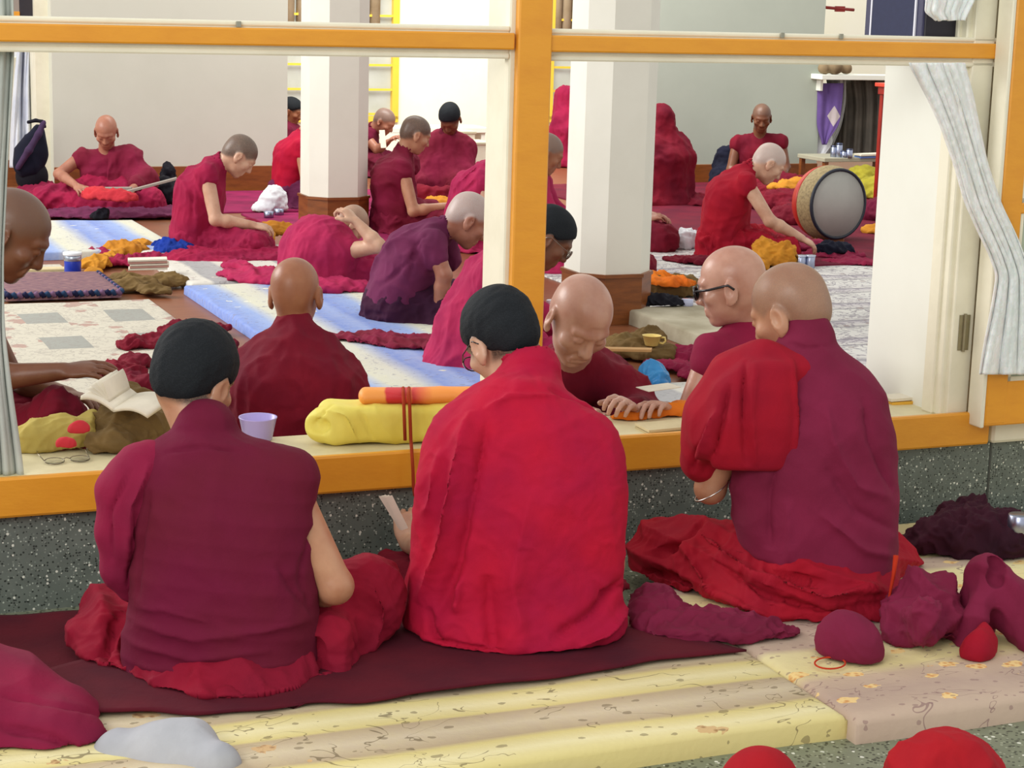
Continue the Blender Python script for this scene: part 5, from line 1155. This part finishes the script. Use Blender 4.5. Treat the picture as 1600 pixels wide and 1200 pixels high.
# things on the ledge to the right of the centre man
pages('worn wooden board book lying across the ledge by the right man', 1050, 668, .19, .10, 2, 20, LZ, [paint('tan board', (190, 172, 128), .7, .5, 10), m_pageo], th=.010, p=lz(1050, 672), part='board')
heap('orange_cloth', 'orange cloth under the wooden board on the ledge', [(1075, 645, .07, .05, .03), (1040, 650, .05, .04, .02), (980, 655, .06, .03, .012)], fab('orange'), LZ, seed=41, vox=.005, wr=(.003, 50))
pages('open white leaflet on the ledge near the hand of the bowed old man', 1018, 632, .12, .07, 1, 30, LZ, [m_page], p=at(1030, 606, 5.75), part='page', th=.003)
heap('plastic_bag', 'light blue plastic bag behind the bowed old man', [(1030, 690, .06, .07, .08), (1045, 690, .05, .05, .05)], fabric('sky blue plastic', (60, 140, 196), (44, 110, 170), .3), .06, cat='bag', seed=42, vox=.006) if False else None
def blob3(name, label, pts, mat, cat, seed=0, vox=.006, wr=(.004, 46), zmin=None):
    """soft thing given by spheres (x, y, depth, r) in space"""
    s = S(); cs = []
    for i, (x, y, Zd, r) in enumerate(pts): p = at(x, y, Zd); cs.append(p); s.sph(p, r, .03 if i else 0)
    org = np.mean(cs, 0); org[2] = min(c[2] for c in cs) - .05
    if zmin is not None: s.plane((0, 0, 1), (0, 0, zmin), .004); org[2] = zmin
    o = simplesurf(name, s, vox, mat, None, org, [wrinkle(wr[0], wr[1], (1, .5, .6), 2.2, seed, 10)]); return tag(o, label, cat)
heap('plastic_bag', 'light blue plastic bag on the rug behind the bowed old man', [(1020, 600, .06, .07, .07), (1035, 606, .04, .05, .05)], fabric('sky blue plastic', (60, 140, 196), (44, 110, 170), .3), MH, cat='bag', seed=42, vox=.006)
pages('yellow wooden book board on the ledge at the foot of the right pillar', 1425, 622, .16, .07, 2, 18, LZ, [paint('yellow board', (232, 178, 60), .6, .4, 10), m_page], th=.012, p=lz(1422, 628), part='board')
# bits around the right column inside
heap('brown_shawl', 'olive brown crumpled cloth on the floor right of the wooden column foot', [(990, 555, .12, .10, .06), (1025, 560, .10, .09, .05), (965, 548, .08, .08, .06), (1010, 542, .09, .07, .07)], fab('brown'), MH, seed=43, vox=.006)
cp = thing('plastic_mug', 'small yellow mug standing on the brown cloth', 'mug', fl(1018, 540, .075)); b = MB(); my = paint('yellow plastic', (232, 206, 120), .35, .1)
b.lathe([(.026, 0), (.030, .004), (.042, .046), (.044, .047), (.040, .046), (.028, .006), (0, .005)], 22); b.build('mug_bowl', my, cp, smooth=True)
b = MB(); b.tube([(.040, 0, .038), (.058, 0, .038), (.062, 0, .022), (.050, 0, .010), (.034, 0, .014)], .005, 8); b.build('handle', my, cp, smooth=True)
pages('tan wooden board sticking out towards the yellow mug', 975, 548, .24, .05, 1, -8, .09, [paint('tan stick', (206, 160, 100), .6, .4)], part='board', th=.014)
heap('plastic_bag', 'small blue plastic wrapper on the brown cloth', [(950, 570, .035, .035, .035)], fabric('sky blue plastic', (60, 140, 196), (44, 110, 170), .3), .10, cat='bag', seed=44, vox=.005)
heap('orange_cloth', 'orange cloth folded over a pale bundle beyond the beige mat', [(1045, 446, .14, .07, .035), (1025, 440, .10, .06, .04), (1070, 446, .07, .05, .025)], fab('orange'), .09, seed=45, vox=.007)
heap('cloth_bundle', 'tan cloth bundle under the orange cloth', [(1020, 462, .09, .10, .09), (1060, 462, .14, .11, .08)], fab('brown'), MH, seed=46, vox=.008)
heap('black_bag', 'flat black bag on the beige mat by the right column', [(1018, 476, .10, .07, .035), (1042, 478, .09, .07, .03)], fab('black'), .077, cat='bag', seed=47, vox=.007)
heap('robe_end', 'maroon cloth showing past the foot of the right column', [(1006, 432, .08, .14, .10)], fab('darkred'), MH, seed=48, vox=.009)
jar('small clear glass on the beige mat', 1074, 478, .03, .04, paint('glassy', (190, 195, 225), .1, .2), None, .077, 'glass', False, 'drinking_glass')
# pink bottle
bo = thing('water_bottle', 'pink and clear plastic bottle standing left of the bowed old man', 'bottle', at(858, 478, 6.9)); bo.location.z = MH
bo.location = tuple(fl(858, 560, MH)); b = MB(); b.lathe([(.034, 0), (.037, .01), (.037, .17), (.030, .20), (.022, .225), (.020, .235)], 20); b.build('bottle_body', paint('pink label', (226, 110, 190), .35, .4, 12, (240, 200, 230)), bo, smooth=True)
b = MB(); b.lathe([(.030, .16), (.032, .165), (.028, .20), (.020, .235), (.019, .24)], 16); b.build('shoulder', paint('clear plastic', (222, 206, 226), .15, .2), bo, smooth=True)
b = MB(); b.lathe([(.021, .238), (.021, .262), (.019, .264)], 16); b.build('cap', paint('white plastic', (226, 230, 234), .35, .1), bo, smooth=True)
# right side: bag, tins, white bag, robes
heap('shoulder_bag', 'tan cloth bag standing on the carpet in front of the silver haired man', [(1195, 416, .10, .09, .12), (1220, 418, .10, .08, .11), (1185, 420, .07, .07, .07)], fab('gold'), MH, cat='bag', seed=50, vox=.008, wr=(.012, 34))
for i, (x, y, lab) in enumerate(((1251, 420, 'left small steel tin beside the tan bag'), (1265, 420, 'right small steel tin beside the tan bag'))): jar(lab, x, y, .030, .085, metal('tin steel', (176, 184, 210), .3), metal('tin lid', (200, 206, 226), .3), MH, 'tin', True, 'steel_tin', 'steel tins on the carpet')
heap('plastic_bag', 'white plastic bag left of the silver haired man', [(1068, 388, .09, .09, .09), (1082, 384, .08, .08, .08)], fab('white'), MH, cat='bag', seed=51, vox=.009, wr=(.008, 40))
heap('robe_end', 'dark magenta robe spread by the steel tins', [(1300, 402, .22, .14, .03), (1340, 412, .24, .12, .02), (1255, 390, .2, .2, .05)], fab('rose'), MH, seed=52, vox=.012)
heap('navy_cloth', 'dark blue crumpled cloth in front of the drum', [(1295, 398, .10, .08, .06), (1315, 396, .09, .08, .05)], fab('navy'), .03, seed=53, vox=.010)
heap('robe_end', 'red robe end on the carpet left of the silver haired man', [(1075, 408, .16, .10, .02), (1100, 412, .14, .1, .03)], fab('darkred'), MH, seed=54, vox=.010)
heap('robe_end', 'dark robe heap between smiling man and the drum', [(1225, 330, .28, .2, .12), (1240, 350, .2, .2, .10), (1200, 315, .3, .2, .10)], fab('darkred'), MH, seed=55, vox=.014)
heap('yellow_cloth', 'bright orange yellow cloth on the lap of the smiling man', [(1245, 296, .16, .12, .07), (1225, 298, .14, .1, .05)], fab('gold'), .12, seed=56, vox=.012)
heap('yellow_cloth', 'olive yellow cloths piled behind the drum', [(1370, 308, .20, .2, .12), (1350, 300, .2, .2, .16), (1385, 312, .16, .16, .08)], fabric('olive yellow', (170, 160, 50), (130, 122, 40)), MH, seed=57, vox=.014)
heap('yellow_cloth', 'golden cloth on the floor to the right of the drum', [(1372, 366, .12, .1, .05), (1392, 362, .1, .1, .05)], fab('gold'), MH, seed=58, vox=.011)
heap('robe_end', 'dark maroon heap behind the right side of the drum', [(1380, 345, .2, .2, .12)], fab('maroon'), MH, seed=59, vox=.014)
heap('robe_end', 'dark maroon cloth at the foot of the man in the dark red shawl', [(1060, 318, .35, .2, .06), (1100, 322, .2, .16, .05)], fab('darkred'), MH, seed=60, vox=.014)
heap('black_bag', 'black bag behind the smiling man at the right wall', [(1132, 288, .12, .1, .24), (1128, 290, .12, .1, .12)], fab('navy'), MH, cat='bag', seed=61, vox=.014)
# drum
dr = thing('drum', 'large standing barrel drum with a pale grey head and red painted body', 'drum', fl(1306, 380, MH))
ax_ = nrm(np.array([.12, -1, .0]) * 1.0); R_ = .225; cz = R_ * 1.13 + .01; ax_ = nrm(np.array([.50, -.86, .03]))
b = MB(); b.lathe([(R_ * .98, -.22), (R_ * 1.06, -.19), (R_ * 1.10, -.16), (R_ * 1.125, -.13)], 40, (0, 0, cz), ax_); b.build('shell', paint('red drum shell', (190, 50, 36), .4, .3), dr, smooth=True)
b = MB(); b.lathe([(R_ * 1.10, -.15), (R_ * 1.13, -.11), (R_ * 1.12, -.07), (R_ * 1.04, -.012), (R_ * 1.0, 0.0)], 40, (0, 0, cz), ax_); b.build('hide_edge', paint('speckled tan hide', (164, 146, 104), .7, .8, 60, (100, 84, 58)), dr, smooth=True)
b = MB(); b.lathe([(R_ * 1.0, -.002), (R_ * 1.0, .004), (0.001, .006)], 40, (0, 0, cz), ax_); b.build('drum_head', paint('grey drum skin', (178, 178, 172), .6, .3, 6), dr, smooth=True)
b = MB(); zz = nrm(ax_); xx = nrm(np.cross([0, 0, 1.], zz)); yy_ = np.cross(zz, xx); b.tube([np.array([0, 0, cz]) + (xx * math.cos(a) + yy_ * math.sin(a)) * R_ * 1.015 for a in np.linspace(0, 6.283, 41)[:-1]], .012, 8, True); b.build('rim', paint('dark navy rim', (30, 36, 50), .5, .2), dr, smooth=True)
b = MB(); b.box(-.14, .06, .02, .20, 0, .03, .006); b.build('drum_stand', m_wood, dr)
# backpack at the left wall
bp = thing('backpack', 'black and purple backpack leaning on the skirting at far left', 'backpack', fl(52, 292, .0) + np.array([0, -.02, .02]))
p0 = at(48, 240, 14.3); o_ = np.array(bp.location); s = S(); hgt = p0[2]
s.ell(p0 - np.array([0, 0, .02]), (.125, .12, .17), rotm(0, 0, -16), 0); s.ell(p0 + np.array([.045, 0, .12]), (.06, .08, .10), rotm(0, 0, -16), .05); s.ell(p0 + np.array([-.02, -.06, -.08]), (.10, .08, .10), None, .03)
simplesurf('pack_body', s, .010, fab('navy'), bp, o_, [wrinkle(.006, 30, (1, .3, .4), 2, 71)])
s = S(); s.chain([at(68, 192, 14.2), at(60, 210, 14.17), at(45, 235, 14.13), at(28, 262, 14.16)], [.022, .024, .026, .022], .02); simplesurf('purple_trim', s, .010, fabric('purple nylon', (74, 54, 86), (58, 42, 70)), bp, o_)
s = S(); s.chain([at(44, 191, 14.2), at(56, 188, 14.2), at(66, 190, 14.2), at(70, 198, 14.2)], [.014] * 4, .01); simplesurf('carry_handle', s, .009, fab('black'), bp, o_)
s = S(); s.ell(p0 + np.array([0, .02, -.17]), (.12, .12, .13), None, 0); simplesurf('lower_pocket', s, .012, fab('black'), bp, o_)
jar('white cup beside the backpack', 24, 272, .05, .10, paint('white enamel', (226, 228, 236), .3, .1), None, .25, 'cup', False, 'cup') if False else None
# wooden bench (skirting bench) behind backpack
# ---- right bay: shelf, patterned drape, red stand, low table with tins
Zs = 17.6; sh = thing('wall_shelf', 'white shelf above the hanging drape in the right bay', 'shelf', at(1338, 120, Zs), TH)
b = MB(); b.box(-.42, .42, -.10, .14, -.025, .02, .004); b.build('shelf_board', m_white, sh)
for x in (-.36, .34):
    b = MB(); b.box(x, x + .03, .02, .13, -.13, -.025, .003); b.build('bracket', m_white, sh)
heap('cloth_bundle', 'brown patterned cloth bundle on the white shelf', [(1296, 122, .14, .10, .09), (1312, 122, .12, .1, .07)], fabric('brown patterned cloth', (150, 130, 100), (96, 80, 60)), at(1338, 116, Zs)[2], seed=72, vox=.012) if False else blob3('cloth_bundle', 'brown patterned cloth bundle on the white shelf', [(1288, 106, 17.45, .06), (1305, 106, 17.45, .065), (1322, 107, 17.5, .055)], fabric('brown patterned cloth', (150, 130, 100), (96, 80, 60)), 'bundle', 72, .012, zmin=float(at(1338, 116, Zs)[2] - .002))
m_dr = fabric('grey brown drape', (92, 86, 78), (66, 62, 58), .7)
drape('hanging_cloth', 'grey brown cloth hanging under the white shelf', [(122, 1290, 1394), (160, 1300, 1393), (205, 1298, 1392), (246, 1296, 1390)], lambda x, y: 17.75, m_dr, 5, .03, 81, 'cloth', 60, 10)
drape('hanging_cloth', 'pale cloth edge gathered between the purple cloth and the grey drape', [(124, 1310, 1322), (160, 1308, 1322), (200, 1298, 1314), (230, 1284, 1300), (246, 1272, 1296)], lambda x, y: 17.62, fabric('pale drape', (196, 198, 200), (150, 148, 140)), 1.5, .015, 82, 'cloth', 20, 8)
m_pur = NT('purple diamond cloth', .85); e_ = m_pur.sep(m_pur.mapping((1, 1, 1)))
m_pur.color(m_pur.mix(m_pur.math('LESS_THAN', m_pur.math('ADD', m_pur.math('ABSOLUTE', m_pur.math('ADD', e_[0], -.05)), m_pur.math('MULTIPLY', m_pur.math('ABSOLUTE', m_pur.math('ADD', e_[2], -.26)), .62)), .058), m_pur.mix(m_pur.noise(9, 3), lin((110, 84, 150)), lin((84, 60, 124))), lin((180, 168, 170))))
drape('hanging_cloth', 'purple cloth with a pale diamond, in the right bay', [(130, 1277, 1318), (160, 1277, 1316), (195, 1276, 1312), (205, 1278, 1304), (226, 1286, 1290)], lambda x, y: 17.55, m_pur.m, 1.5, .012, 83, 'cloth', 24, 8)
drape('hanging_cloth', 'white cloth corner below the purple cloth', [(186, 1274, 1280), (210, 1273, 1302), (232, 1271, 1300), (243, 1270, 1284)], lambda x, y: 17.60, fab('white'), 1, .01, 84, 'cloth', 16, 6)
tbz = float(at(1330, 246, 17.0)[2]); tt = thing('low_table', 'long low pale table under the hanging cloths in the right bay', 'table', at(1338, 246, 17.1), TH); tt.location.z = 0
b = MB(); b.box(-.40, .44, -.12, .34, tbz - .035, tbz, .004); b.build('table_top', paint('greyish table paint', (176, 172, 150), .5, .3), tt)
for x, y in ((-.37, -.09), (.40, -.09), (-.37, .30), (.40, .30)):
    b = MB(); b.box(x - .02, x + .02, y - .02, y + .02, 0, tbz - .035); b.build('table_leg', m_wood, tt)
b = MB(); b.box(-.38, .42, -.08, .30, .05, .065); b.build('lower_shelf', m_wood, tt)
def tin(label, x, y, Zd, r, h):
    t = thing('steel_tin', label, 'tin', at(x, y, Zd), 0, 'steel tins on the low table'); t.location.z = tbz if h > 0 else 0
    b = MB(); b.lathe([(r * .95, 0), (r, .005), (r, h * .85), (r * .9, h * .88)], 16); b.build('tin_wall', metal('tin steel', (176, 184, 210), .3), t, smooth=True)
    b = MB(); b.lathe([(r * .95, h * .87), (r * 1.02, h * .9), (r * 1.0, h), (r * .3, h * 1.03)], 16); b.build('tin_lid', metal('tin dark lid', (90, 96, 120), .3), t, smooth=True)
tin('tall tin at the left on the low table', 1302, 250, 17.0, .030, .10); tin('taller shiny tin next to the left one on the low table', 1310, 251, 16.98, .030, .125)
tin('small tin, third along the low table', 1318, 256, 16.95, .026, .06); tin('broad tin at the right of the tin row', 1326, 256, 16.95, .030, .08)
pages('blue covered book lying flat on the low table', 1360, 252, .24, .12, 2, 20, tbz, [paint('blue cover', (90, 120, 190), .5, .2), m_page], p=at(1358, 250, 17.05) * np.array([1, 1, 0]) + np.array([0, 0, tbz]), th=.02, part='cover')
# red stand
rs = thing('red_stand', 'red wooden stand with a capped top beside the pillar', 'stand', fl(1402, 330, 0), TH); m_red = paint('red lacquer', (156, 30, 22), .35, .5, 8, (104, 16, 14)); zt = float(at(1402, 140, 14.9)[2])
for x, y in ((-.04, -.04), (.24, -.04), (-.04, .24), (.24, .24)):
    b = MB(); b.box(x - .022, x + .022, y - .022, y + .022, 0, zt, .004); b.build('post', m_red, rs)
b = MB(); b.box(-.09, .30, -.09, .30, zt, zt + .03, .004); b.build('top_board', paint('red orange lacquer', (214, 70, 50), .4, .3), rs)
b = MB(); b.box(-.07, .28, -.07, .28, zt - .06, zt, .004); b.build('apron', m_red, rs)
for z in (.12, .42): b = MB(); b.box(-.04, .24, -.05, -.03, z, z + .04, .003); b.build('stretcher', m_red, rs)
b = MB(); b.lathe([(.03, zt + .03), (.035, zt + .10), (.02, zt + .12)], 14); b.build('finial', m_red, rs, smooth=True)
# speaker cabinet at the upper right
sc_ = thing('loudspeaker', 'dark navy loudspeaker with a white edged panel fixed to the right pillar, at the top', 'loudspeaker', G(1.30, .06, 1.458), TH); m_nv = paint('dark navy cabinet', (40, 40, 78), .35, .3); m_blk = paint('black cabinet side', (18, 12, 30), .4, .2)
b = MB(); b.box(.004, .142, .0, .31, 0, .42, .004); b.build('cabinet', m_blk, sc_)
b = MB(); b.box(-.006, .004, .0, .31, 0, .42, .002); b.build('front_panel', m_nv, sc_)
b = MB()
for q_ in ((.03, .275, .022, .030), (.03, .037, .022, .40), (.268, .275, .022, .40), (.03, .275, .392, .40)): b.box(-.011, -.006, q_[0], q_[1], q_[2], q_[3])
b.build('white_edging', paint('white edging', (226, 228, 240), .4, .1), sc_)
b = MB(); b.box(-.009, -.006, .037, .268, .030, .392); b.build('grille', paint('navy grille', (40, 46, 78), .8, .4, 60), sc_)
rd = thing('wall_rail', 'short red wall rail high on the white wall at upper right', 'rail', at(1305, 13, 17.9), TH); b = MB(); b.tube([(-.18, 0, .01), (0, 0, 0), (.2, 0, -.01)], .014, 8); b.build('rod', m_red, rd, smooth=True); b = MB(); b.box(.0, .1, -.01, .01, -.03, .02); b.build('clip', m_red, rd)
# small things far back: low tables by the far windows
for x0, x1, y, Zd, h, lab in ((722, 742, 205, 16.4, .12, 'pale low cabinet behind the black haired man facing out'), (742, 768, 222, 15.6, .30, 'greenish cream low pillar stub right of the black haired man')):
    c0 = at(x0, y, Zd); c1 = at(x1, y, Zd); t = thing('low_cabinet', lab, 'cabinet', [(c0[0] + c1[0]) / 2, Zd, 0], TH); wd = (c1[0] - c0[0]) * .55
    b = MB(); b.box(-wd, wd, -.0, .3, 0, c0[2] - .02); b.build('cabinet_body', m_cream, t); b = MB(); b.box(-wd - .01, wd + .01, -.01, .31, c0[2] - .02, c0[2], .003); b.build('cabinet_top', paint('stone top', (206, 200, 170), .5, .3), t)
lt = thing('reading_table', 'long white low table before the barred window', 'table', [at(610, 200, 18.2)[0], 18.2, 0], TH); h_ = float(at(620, 200, 18.2)[2]); b = MB(); b.box(-.35, 1.0, 0, .4, h_ - .05, h_, .004); b.build('table_top', m_white, lt)
for x in (-.3, .95): b = MB(); b.box(x - .02, x + .02, .02, .36, 0, h_ - .05); b.build('table_leg', m_white, lt)
jar('dark round bowl on the far pale cabinet', 735, 206, .05, .05, paint('dark bowl', (90, 100, 70), .3, .2), None, .5, 'bowl', False, 'bowl') if False else None
for x, y, lab in ((420, 340, 'steel cup on the floor before the man with bare arm'), (436, 336, 'second steel cup, nearer the left column')): jar(lab, x, y, .035, .05, metal('tin steel', (176, 184, 210), .3), None, MH, 'cup', False, 'steel_cup', 'steel cups by the left column')
# ------------------------------------------------------------------ porch objects right
heap('cloth_hat', 'round maroon cloth cap lying on the mauve mattress', [(1325, 1022, .07, .06, .075), (1310, 1018, .05, .05, .06), (1350, 1030, .05, .05, .05)], fab('mauve'), .058, seed=90, vox=.005, wr=(.002, 30), cat='hat', k=.04, extra=lambda s: s.ell(fl(1368, 1040, .085), (.035, .045, .028), rotm(20, 0, 30), .01, 's'))
heap('cloth_bag', 'maroon drawstring cloth bag on the mattress behind the right man', [(1445, 985, .10, .11, .11), (1420, 1000, .07, .07, .06), (1470, 1000, .07, .07, .06)], fab('mauve'), .058, seed=91, vox=.006, wr=(.010, 30), cat='bag', extra=lambda s: s.rc(fl(1440, 975, .13), fl(1445, 955, .17), .05, .035, .04))
def boots(label, x, y, seed):
    p = fl(x, y, .058); s = S(); s.rc(p + np.array([-.035, .06, .02]), p + np.array([-.02, .02, .17]), .055, .040, 0); s.rc(p + np.array([-.02, .02, .17]), p + np.array([.04, -.0, .10]), .045, .05, .04); s.rc(p + np.array([.04, .0, .10]), p + np.array([.10, -.06, .01]), .055, .060, .05)
    s.rc(p + np.array([-.05, -.04, .10]), p + np.array([-.07, -.05, -.0]), .035, .045, .05); s.ell(p + np.array([-.01, -.03, .19]), (.022, .05, .038), None, .012, 's'); s.ell(p + np.array([-.015, -.06, .02]), (.02, .05, .07), None, .02, 's'); s.plane((0, 0, 1), (0, 0, .059), .004)
    o = simplesurf('cloth_coat', s, .0055, fab('mauve'), None, p, [crumple(.012, 30, seed), wrinkle(.005, 34, (1, .3, .1), 1.6, seed, 7)]); return tag(o, label, 'cloth')
boots('maroon felt garment standing folded with a dark sleeve opening, at the right edge', 1552, 1000, 92)
heap('red_cloth_tip', 'small bright red cloth tip below the folded garment', [(1525, 1028, .034, .022, .05), (1535, 1018, .024, .03, .055)], fab('red'), .058, seed=93, vox=.004, wr=(.002, 30))
heap('dark_robe', 'dark maroon robe heap against the terrazzo wall at right', [(1490, 862, .12, .09, .08), (1450, 858, .09, .08, .06), (1540, 864, .12, .09, .09), (1590, 868, .10, .08, .07), (1510, 845, .10, .08, .10)], fabric('very dark maroon', (62, 18, 36), (40, 12, 28)), .05, seed=94, vox=.006, wr=(.012, 26))
heap('robe_end', 'mauve cloth ends spread under the left side of the right man', [(1050, 985, .10, .10, .025), (1110, 990, .14, .09, .03), (1020, 960, .07, .08, .05), (1180, 990, .12, .07, .02)], fab('mauve'), .06, seed=95, vox=.006)
jar('steel cup on the dark robe heap at the right edge', 1592, 832, .034, .06, metal('tin steel', (176, 184, 210), .3), None, .13, 'cup', False, 'steel_cup')
cl = MB(); pts = [fl(1275 + 22 + 24 * math.cos(a), 1036 + 9 * math.sin(a), .064) for a in np.linspace(0, 6.283, 25)[:-1]]; og = pts[0]; cl.tube([p - og for p in pts], .0022, 6, True); o = cl.build('cord_loop', cord, None, (0, 0, 0), True, og); tag(o, 'thin orange cord loop lying beside the maroon cap', 'cord')
# folded paper in the centre man's left hand
pp = thing('folded_paper', 'folded pale paper slips held up by the centre man', 'paper', at(618, 812, 4.86)); b = MB()
for i in range(3):
    V = [at(592 + i * 5, 776, 4.87), at(603 + i * 5, 773, 4.87), at(634 + i * 2, 824, 4.86), at(624 + i * 2, 828, 4.86)]; V = [v - np.array(pp.location) - np.array([0, .003 * i, 0]) for v in V]
    V2_ = [v + np.array([0, .0015, 0]) for v in V]; b = MB(); b.add(V + V2_, [(0, 3, 2, 1), (4, 5, 6, 7), (0, 1, 5, 4), (1, 2, 6, 5), (2, 3, 7, 6), (3, 0, 4, 7)]); b.build('paper_slip', m_page, pp)
# red shapes at the bottom picture edge: rounded knees of robed cloth
heap('red_robe_bundle', 'large rounded red robe bundle at the bottom right picture edge', [(1470, 1245, .11, .10, .10), (1440, 1250, .07, .08, .07), (1510, 1250, .07, .08, .07)], fab('vermil'), .0, seed=97, vox=.006, wr=(.004, 34), cat='robe', k=.06)
heap('red_robe_bundle', 'small rounded red robe bundle at the bottom picture edge, left of the large one', [(1185, 1258, .085, .08, .085)], fab('vermil'), .0, seed=98, vox=.006, wr=(.001, 20), cat='robe')

heap('robe_end', 'rose maroon robe end on the floor between the yellow mug and the man in sunglasses', [(1050, 575, .12, .10, .03), (1075, 560, .12, .10, .04), (1090, 590, .10, .08, .03)], fab('rose'), MH, seed=101, vox=.007)
heap('robe_end', 'wine cloth showing below the mullion around the man in magenta', [(870, 590, .10, .12, .04), (840, 585, .10, .12, .05)], fab('magenta'), MH, seed=102, vox=.008)

wc = thing('wall_cabinet', 'dark cabinet high at the top left corner above the curtain', 'cabinet', at(58, 30, 14.9), TH)
b = MB(); b.box(-.13, .12, 0, .28, 0, .5, .004); b.build('cabinet_body', paint('near black wood', (40, 36, 44), .5, .3), wc)
b = MB(); b.box(-.30, -.13, .0, .03, .02, .5, .003); b.build('side_board', paint('grey board', (150, 140, 132), .6, .3), wc)
b = MB(); b.box(-.30, -.13, -.012, .0, .02, .055, .003); b.build('orange_edge', m_orange, wc)
